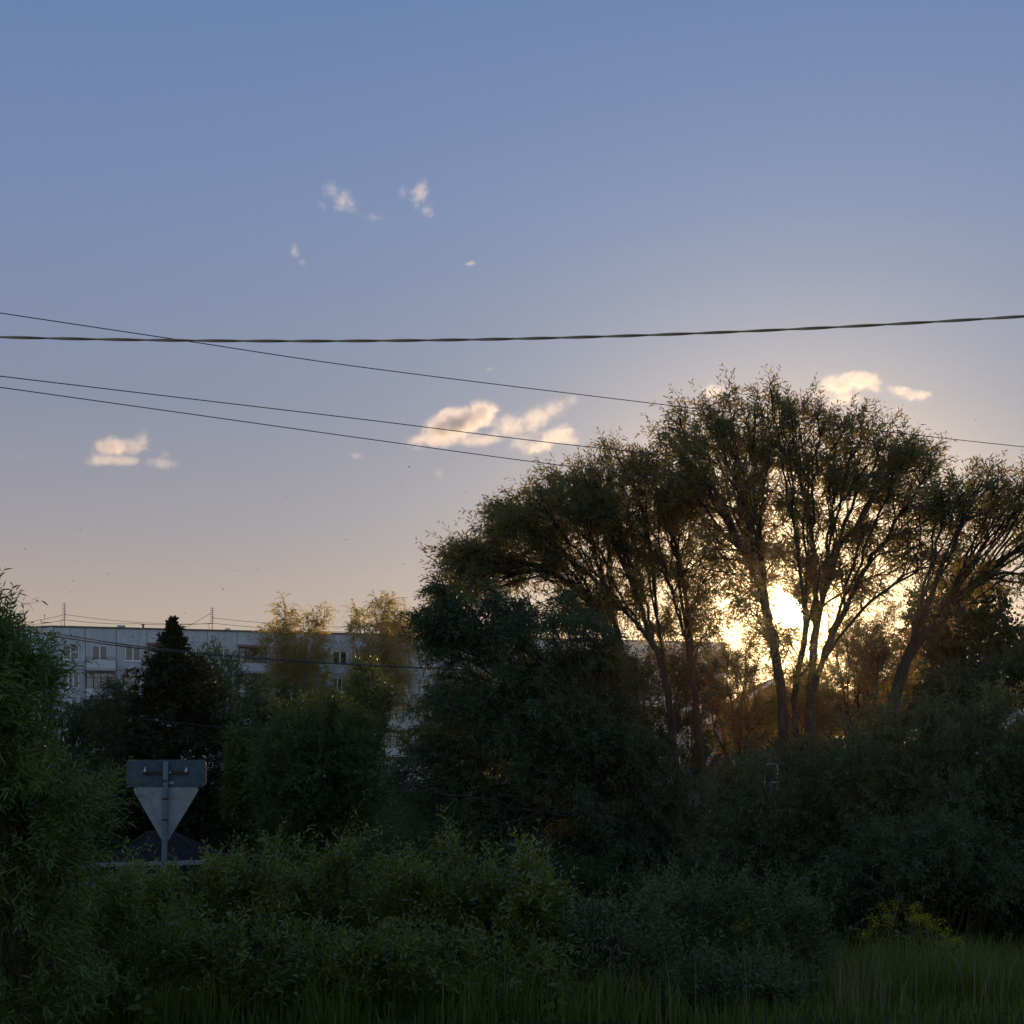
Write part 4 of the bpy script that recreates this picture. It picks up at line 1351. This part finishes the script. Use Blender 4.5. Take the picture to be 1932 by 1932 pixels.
def gazebo():
    D = 37.0
    s = K * D
    cx = (322 - HX) * s
    ze, zp = CZ - (1636 - HY) * s, CZ - (1572 - HY) * s
    o = empty('garden_shelter', (cx, D, 0))
    tag(o, 'garden shelter with dark corrugated hip roof behind the road sign', 'shelter')
    hw = 118 * s
    hd = 1.2
    rl = .35
    n = 44

    def slope(e0, e1, r0, r1, name):
        """Corrugated slope between eave e0-e1 and ridge r0-r1."""
        V, F = [], []
        e0, e1, r0, r1 = map(np.array, (e0, e1, r0, r1))
        nrm = np.cross(e1 - e0, r0 - e0)
        nrm = nrm / np.linalg.norm(nrm)
        for i in range(n * 2 + 1):
            t = i / (2 * n)
            off = nrm * (.028 if i % 2 else -.004)
            x = e0 + (e1 - e0) * t
            # ribs run straight up the slope and stop at the hip
            a = (e1 - e0) / np.linalg.norm(e1 - e0)
            p0, p1 = np.dot(r0 - e0, a), np.dot(r1 - e0, a)
            L = np.linalg.norm(e1 - e0)
            u = t * L
            f = min(1.0, u / max(p0, 1e-6), (L - u) / max(L - p1, 1e-6))
            upv = (r0 - e0) - a * p0
            y = x + upv * f
            V += [tuple(x + off), tuple(y + off), tuple(x + off - nrm * .012), tuple(y + off - nrm * .012)]
        for i in range(n * 2):
            b = i * 4
            F += [(b, b + 4, b + 5, b + 1), (b + 2, b + 3, b + 7, b + 6), (b, b + 2, b + 6, b + 4)]
        MB().add(V, F).build(name, M['slate'], o)
    E = [(-hw, -hd, ze), (hw, -hd, ze), (hw, hd, ze), (-hw, hd, ze)]
    R0, R1 = (-rl - .25, 0, zp), (rl - .25, 0, zp)
    slope(E[0], E[1], R0, R1, 'roof_slope')
    slope(E[2], E[3], R1, R0, 'roof_slope')
    slope(E[1], E[2], R1, R1, 'roof_slope')
    slope(E[3], E[0], R0, R0, 'roof_slope')
    MB().tube([R0, R1], .06, 8).build('ridge_cap', M['slate'], o)
    for e, r in zip(E, (R0, R1, R1, R0)):
        MB().tube([e, r], .045, 6).build('hip_cap', M['slate'], o)
    for sx in (-1, 1):
        for sy in (-1, 1):
            MB().box(sx * (hw - .25) - .06, sx * (hw - .25) + .06, sy * (hd - .2) - .06, sy * (hd - .2) + .06, -.1, ze + .02).build('post', M['timber'], o)
    for k in range(16):
        x = -hw + .3 + (2 * hw - .6) * k / 15
        MB().box(x - .07, x + .07, hd - .36, hd - .33, 0, ze - .2).build('board', M['timber'], o)
    MB().box(-hw + .2, hw - .2, -hd + .12, -hd + .2, ze - .12, ze - .01).build('eave_beam', M['timber'], o)


gazebo()


def fence():
    a, b = at(60, 1634, 31.5), at(425, 1644, 33.5)
    d = b - a
    L = float(np.linalg.norm(d[:2]))
    top = float(a[2])
    o = empty('garden_fence', (a[0], a[1], 0), math.atan2(d[1], d[0]))
    tag(o, 'low dark fence with a white top rail behind the foreground shrubs', 'fence')
    n = 30
    g = float(ground_z(a[1]))
    bd = MB().box(.01, L / n - .01, 0, .02, g, top - .08).mesh('board', M['fence_sheet'])
    for k in range(n):
        q = link('board', bd, o)
        q.location = (k * L / n, 0, 0)
    rail = MB().box(0, L * .28, -.06, .09, top - .06, top + .07).build('top_rail', M['fence_white'], o)
    rail = MB().box(L * .285, L, -.06, .09, top - .06, top + .02).build('top_rail', M['fence_white'], o)
    for k in range(7):
        MB().box(k * L / 6 - .04, k * L / 6 + .04, .021, .10, g, top - .07).build('post', M['dark_steel'], o)


fence()

# ------------------------------------------------------------------ houses glimpsed through the willows


def gable_house(label, apex_px, apex_py, D, half_px, drop_px, depth, wall, rz=0.0):
    s = K * D
    ap = at(apex_px, apex_py, D)
    hw, dr_ = half_px * s, drop_px * s
    g = float(ground_z(D))
    o = empty('wooden_house', (ap[0], D, g), rz)
    tag(o, label, 'house', 'houses glimpsed behind the willows')
    zt = ap[2] - g
    ze = zt - dr_
    n = 14
    for k in range(n):            # boarded gable front
        z0, z1 = ze * 0 + (zt - .15) * k / n, (zt - .15) * (k + 1) / n - .012
        w = lambda zz: hw * .93 if zz < ze else hw * .93 * (zt - zz) / dr_
        MB().prism([(-w(z0), z0), (w(z0), z0), (w(z1), z1), (-w(z1), z1)], 0, .03, 'y').build('board', wall, o)
    MB().prism([(-hw * .9, 0), (hw * .9, 0), (hw * .9, ze), (0, zt - .2), (-hw * .9, ze)], .032, depth, 'y').build('wall', wall, o)
    for sx in (-1, 1):
        MB().prism([(sx * hw * 1.15, ze - .15 * dr_), (0, zt), (0, zt + .10), (sx * hw * 1.15, ze - .15 * dr_ + .10)][::sx], -.28, depth + .3, 'y').build('roof', M['slate'], o)
        MB().prism([(sx * hw * 1.15, ze - .15 * dr_ - .15), (0, zt - .12), (0, zt + .11), (sx * hw * 1.15, ze - .15 * dr_ + .11)][::sx], -.33, -.285, 'y').build('bargeboard', M['board_white'], o)
    wn = MB().box(-.4, .4, -.05, -.01, ze * .45, ze * .45 + 1.1).build('window', M['board_white'], o)
    MB().box(-.32, .32, -.06, -.052, ze * .45 + .08, ze * .45 + 1.02).build('pane', M['glass'], wn)


gable_house('small house with steep white edged gable left of the sunlit trunk', 1358, 1392, 50, 34, 62, 6.0, M['house_wall'])
gable_house('blue grey house half hidden at the right edge', 1915, 1345, 40, 70, 62, 7.0, M['house_blue'])
gable_house('plain house with a dark gable low behind the willow trunks', 1455, 1285, 85, 70, 50, 7.0, M['house_wall'])

# ------------------------------------------------------------------ overhead lines


def twisted_cable():
    D = 10.0
    pts = [at(-140, 632, D), at(0, 636, D), at(300, 641.5, D), at(600, 643.5, D), at(966, 639.5, D), at(1300, 629, D), at(1640, 614, D), at(1932, 597, D), at(2080, 587, D)]
    t = np.array([p[0] for p in pts])
    zc = np.array([p[2] for p in pts])
    cf = np.polyfit(t, zc, 4)
    xs = np.arange(t[0], t[-1], .02)
    zs = np.polyval(cf, xs)
    o = empty('twisted_cable', (xs[0], D, zs[0]))
    tag(o, 'thick twisted overhead cable nearest to the camera', 'cable')
    rng = np.random.default_rng(5)
    ph = 2 * math.pi * xs / .62 + .5 * np.sin(xs * 1.1)
    for k in range(2):
        P = [(x - xs[0], .0046 * math.cos(q + k * math.pi), z - zs[0] + .0046 * math.sin(q + k * math.pi)) for x, z, q in zip(xs, zs, ph)]
        MB().tube(P, .0056, 7).build('strand', M['twisted'], o, smooth=True)


twisted_cable()
WG = 'thin overhead wires crossing the sky'
cable('overhead_wire', [at(-90, 577, 21), at(330, 640, 23), at(700, 695, 25), at(1240, 762, 28), at(1775, 826, 31), at(2060, 856, 33)], .0075, M['cable'], 'topmost thin wire sloping down to the right across the sky', WG)
cable('overhead_wire', [at(-90, 699, 21.5), at(330, 749, 23.5), at(700, 793, 25.5), at(1100, 842, 27.5), at(1600, 893, 30), at(2060, 936, 32.5)], .0075, M['cable'], 'middle thin wire crossing in front of the large cloud', WG)
cable('overhead_wire', [at(-90, 718, 21.8), at(330, 777, 24), at(700, 829, 26), at(1060, 878, 28), at(1600, 942, 30.5), at(2060, 990, 33)], .0075, M['cable'], 'lowest thin wire passing just below the large cloud', WG)
DG = 'paired dark cables in front of the apartment block'
cable('service_cable', [at(20, 1182, 30), at(140, 1201, 33), at(300, 1224, 37), at(560, 1246, 43), at(745, 1257, 48), at(900, 1264, 52)], .014, M['cable'], 'upper of two dark cables slanting across the apartment windows', DG)
cable('service_cable', [at(20, 1185, 30.1), at(140, 1206, 33.1), at(300, 1227, 37.1), at(560, 1248.5, 43.1), at(745, 1258.5, 48.1), at(900, 1265.5, 52.1)], .014, M['cable'], 'lower of two dark cables slanting across the apartment windows', DG)
cable('service_cable', [at(230, 1352, 42), at(460, 1376, 43), at(720, 1394, 44.5), at(900, 1402, 46)], .010, M['cable'], 'faint thin cable low across the dark garden trees', None)

# ------------------------------------------------------------------ birds


def birds():
    body = MB().tube([(-.10, 0, 0), (-.05, 0, .01), (.02, 0, .012), (.075, 0, .005), (.11, 0, 0)], [.006, .028, .032, .022, .004], 7).mesh('body', M['bird'], True)
    wing = MB().prism([(-.03, 0), (.035, 0), (.03, .09), (-.035, .215), (-.05, .21), (-.02, .09)], -.004, .004, 'z').mesh('wing', M['bird'])
    tail = MB().prism([(-.09, -.01), (-.09, .01), (-.17, .03), (-.145, 0), (-.17, -.03)], -.003, .003, 'z').mesh('tail', M['bird'])
    spots = {
        (139, 1096): 'tiny dark bird a little above the leftmost roof antenna',
        (202, 1083): 'tiny dark bird up and right of the leftmost roof antenna',
        (132, 1117): 'tiny dark bird closest to the tip of the leftmost roof antenna',
        (173, 1123): 'tiny dark bird low in the sky just right of the leftmost antenna tip',
        (275, 1144): 'tiny dark bird just above the roof cables left of the conifer tip',
        (448, 1077): 'left one of two tiny birds side by side left of the birch tops',
        (487, 1075): 'right one of two tiny birds side by side left of the birch tops',
        (421, 1112): 'tiny dark bird up and right of the antenna beside the conifer',
        (349, 1157): 'tiny dark bird between the conifer tip and the antenna beside it',
        (642, 1119): 'tiny dark bird in the gap between the two golden birch tops',
        (685, 1078): 'tiny dark bird above the left half of the right birch',
        (761, 1065): 'tiny dark bird beside the left tip of the willow dome',
        (772, 881): 'dark bird just below the lowest wire under the largest cloud',
        (758, 911): 'tiny dark bird below the dark bird under the lowest wire',
        (879, 928): 'tiny dark bird below the middle of the largest cloud',
        (834, 972): 'tiny dark bird close to the upper left slope of the willow dome',
        (151, 1001): 'tiny dark bird alone below the pinkish cloud at left',
        (47, 1036): 'tiny dark bird above the tall left willow bush, leftmost of all',
        (653, 1018): 'tiny dark bird high above the gap between the birches',
        (1738, 677): 'tiny dark bird right of the brilliant cloud over the tall willow',
        (1841, 792): 'tiny dark bird above the thin wire at the far right',
        (540, 938): 'tiny dark bird alone in open sky high above the left birch'}
    rng = random.Random(9)
    for (px, py), text in spots.items():
        D = rng.uniform(125, 185) if (px, py) != (772, 881) else 95
        o = empty('bird', at(px, py, D), rng.uniform(0, 6.28))
        o.scale = (.75,) * 3
        o.rotation_euler = (rng.uniform(-.5, .5), rng.uniform(-.3, .3), rng.uniform(0, 6.28))
        tag(o, text, 'bird', 'birds circling in the evening sky')
        link('body', body, o)
        link('tail', tail, o)
        for s in (1, -1):
            w = link('wing', wing, o)
            w.scale = (1, s, 1)
            w.rotation_euler = (s * rng.uniform(.05, .5), 0, 0)


birds()

# ------------------------------------------------------------------ clouds


def cloud_mat(name, dens, seed, scl, amp, soft, lo):
    m, nt, b, out = new_mat(name)
    nt.nodes.remove(b)
    N, L = nt.nodes, nt.links
    tc = N.new('ShaderNodeTexCoord')
    ln = N.new('ShaderNodeVectorMath')
    ln.operation = 'LENGTH'
    L.new(tc.outputs['Object'], ln.inputs[0])
    mp = N.new('ShaderNodeMapping')
    mp.inputs['Location'].default_value = (seed * 3.7, seed * 1.3, seed * 2.1)
    mp.inputs['Scale'].default_value = scl
    L.new(tc.outputs['Object'], mp.inputs[0])
    nz = N.new('ShaderNodeTexNoise')
    nz.inputs['Scale'].default_value = 1.0
    nz.inputs['Detail'].default_value = 7
    nz.inputs['Roughness'].default_value = .66
    nz.inputs['Distortion'].default_value = .7
    L.new(mp.outputs[0], nz.inputs['Vector'])

    def mth(op, a, c):
        n = N.new('ShaderNodeMath')
        n.operation = op
        n.use_clamp = False
        for i, v in enumerate((a, c)):
            if isinstance(v, (int, float)):
                n.inputs[i].default_value = v
            else:
                L.new(v, n.inputs[i])
        return n.outputs[0]
    # inside where (1 - r) + amp * (noise - .5) > lo
    f = mth('ADD', mth('SUBTRACT', 1.0, ln.outputs['Value']), mth('MULTIPLY', mth('SUBTRACT', nz.outputs['Fac'], .5), amp))
    mr = N.new('ShaderNodeMapRange')
    mr.interpolation_type = 'SMOOTHSTEP'
    mr.inputs['From Min'].default_value = lo
    mr.inputs['From Max'].default_value = lo + soft
    mr.inputs['To Min'].default_value = 0
    mr.inputs['To Max'].default_value = dens * 1.15
    L.new(f, mr.inputs['Value'])
    pv = N.new('ShaderNodeVolumePrincipled')
    pv.inputs['Color'].default_value = (.96, .95, .95, 1)
    pv.inputs['Anisotropy'].default_value = .58
    L.new(mr.outputs[0], pv.inputs['Density'])
    L.new(pv.outputs[0], out.inputs['Volume'])
    return m


def ico(sub):
    import bmesh
    bm = bmesh.new()
    bmesh.ops.create_icosphere(bm, subdivisions=sub, radius=1.0)
    me = bpy.data.meshes.new('cloud')
    bm.to_mesh(me)
    bm.free()
    return me


CD = 1500.0


def cloud(label, puffs, seed):
    """puffs: (px, py, rx, ry, tilt, density, noise scale, amp, soft, lo)"""
    p0 = puffs[0]
    o = empty('cloud', at(p0[0], p0[1], CD))
    tag(o, label, 'cloud', 'small clouds in the evening sky')
    base = at(p0[0], p0[1], CD)
    for k, p in enumerate(puffs):
        me = ico(3)
        rx, rz = p[2] * K * CD, p[3] * K * CD
        ry = (rx + rz) * .4
        asp = (p[6] * 1.0, p[6] * ry / rx, p[6] * rz / rx)
        me.materials.append(cloud_mat('cloud', p[5], seed + k * 1.7, asp, p[7], p[8], p[9]))
        c = link('puff', me, o)
        c.location = tuple(at(p[0], p[1], CD) - base + np.array((0, 8.0 * k, 0)))
        c.scale = (rx, ry, rz)
        c.rotation_euler = (0, math.radians(p[4]), 0)


def pf(px, py, rx, ry, tilt, dens, sc=2.8, amp=1.9, soft=.8, lo=.18):
    return (px, py, rx, ry, tilt, dens, sc, amp, soft, lo)


cloud('wispy pale cloud high in the blue, left one of a pair', [pf(648, 382, 52, 36, 28, 0.022, 3, 2.4, .7, .4), pf(622, 352, 30, 34, 40, 0.015, 3, 2.4, .7, .42), pf(604, 376, 22, 18, 20, 0.015, 2.6, 2.2, .7, .42), pf(700, 392, 44, 16, 12, 0.009, 3, 2.2, .7, .38)], 1)
cloud('ragged white cloud high in the blue, right one of a pair', [pf(792, 365, 26, 46, 18, 0.031, 2.8, 2.2, .6, .38), pf(806, 392, 26, 24, 50, 0.022, 2.6, 2.2, .6, .40), pf(757, 352, 18, 28, 10, 0.015, 2.6, 2.2, .6, .42), pf(778, 342, 34, 12, 8, 0.013, 2.6, 2.2, .6, .42)], 2)
cloud('small thin upright wisp below the high pair', [pf(556, 474, 16, 26, -12, 0.026, 2.4, 2.0, .6, .36), pf(568, 490, 18, 16, 40, 0.018, 2.4, 2.0, .7, .4)], 3)
cloud('tiny flat wisp right of the small upright wisp', [pf(888, 497, 20, 9, -10, 0.048, 2.2, 1.6, .6, .34)], 4)
cloud('largest cloud, grey bellied with bright rims above the willow dome',
      [pf(862, 798, 88, 34, -14, .22, 2.6, 1.4, .9, .14), pf(908, 776, 46, 34, -10, .12, 2.6, 1.4, .8, .16), pf(815, 822, 84, 22, -4, .035), pf(905, 818, 86, 18, -6, .03), pf(960, 790, 50, 34, -20, .03),
       pf(1010, 772, 52, 32, -30, .03), pf(1048, 748, 44, 28, -25, .022), pf(1084, 728, 20, 20, -50, .018), pf(985, 806, 40, 24, -10, .02)], 5)
cloud('bright white cloud scrap just above the willow dome', [pf(1050, 822, 50, 25, -18, .07), pf(1015, 840, 44, 17, -14, .06), pf(1076, 824, 30, 18, 10, .04)], 6)
cloud('pinkish cloud with grey heart low at the left', [pf(212, 842, 48, 26, 0, .12, 2.6, 1.5, .9, .14), pf(250, 838, 40, 26, -8, .035), pf(262, 822, 22, 26, 10, .022), pf(205, 858, 78, 15, 3, .04), pf(172, 856, 44, 16, -8, .03), pf(285, 858, 44, 18, 6, .03), pf(290, 838, 18, 14, 0, .015)], 7)
cloud('brilliant white cloud right of the tall willow top', [pf(1590, 724, 62, 30, -8, .09), pf(1640, 714, 40, 25, 10, .07), pf(1595, 748, 44, 16, -6, .06), pf(1552, 732, 26, 16, -30, .025), pf(1670, 720, 20, 12, 10, .015)], 8)
cloud('thin bright cloud streak at the far right', [pf(1700, 738, 38, 16, 12, .045), pf(1734, 742, 40, 15, -4, .05), pf(1703, 764, 14, 9, -40, .03)], 9)
cloud('bright cloud scrap peeping over the left shoulder of the tall willow', [pf(1345, 738, 38, 20, -10, .04)], 10)
cloud('tiny pale puff under the left end of the largest cloud', [pf(672, 859, 26, 12, 0, .02, 2.2, 1.8, .6, .34)], 11)
cloud('tiny pale puff below the middle of the largest cloud', [pf(829, 893, 19, 19, 0, .012, 2.2, 1.8, .7, .34)], 12)
cloud('tiny faint puff above the right arm of the largest cloud', [pf(924, 697, 16, 8, -5, .02, 2.2, 1.8, .6, .32)], 13)
cloud('faint thin puff near the left edge of the sky', [pf(40, 862, 26, 18, -5, .006, 2.2, 1.9, .7, .34)], 14)


# ------------------------------------------------------------------ thin air volume added for the golden glow round the sun


def glow_haze():
    mb = MB().box(-420, 420, -12, 520, -1.0, 23.0)
    m, nt, b, out = new_mat('evening haze')
    nt.nodes.remove(b)
    pv = nt.nodes.new('ShaderNodeVolumePrincipled')
    pv.inputs['Color'].default_value = (.95, .84, .70, 1)
    pv.inputs['Density'].default_value = HAZE
    pv.inputs['Anisotropy'].default_value = .93
    nt.links.new(pv.outputs[0], out.inputs['Volume'])
    tag(mb.build('glow_haze', m), kind='stuff')


HAZE = .00006
glow_haze()
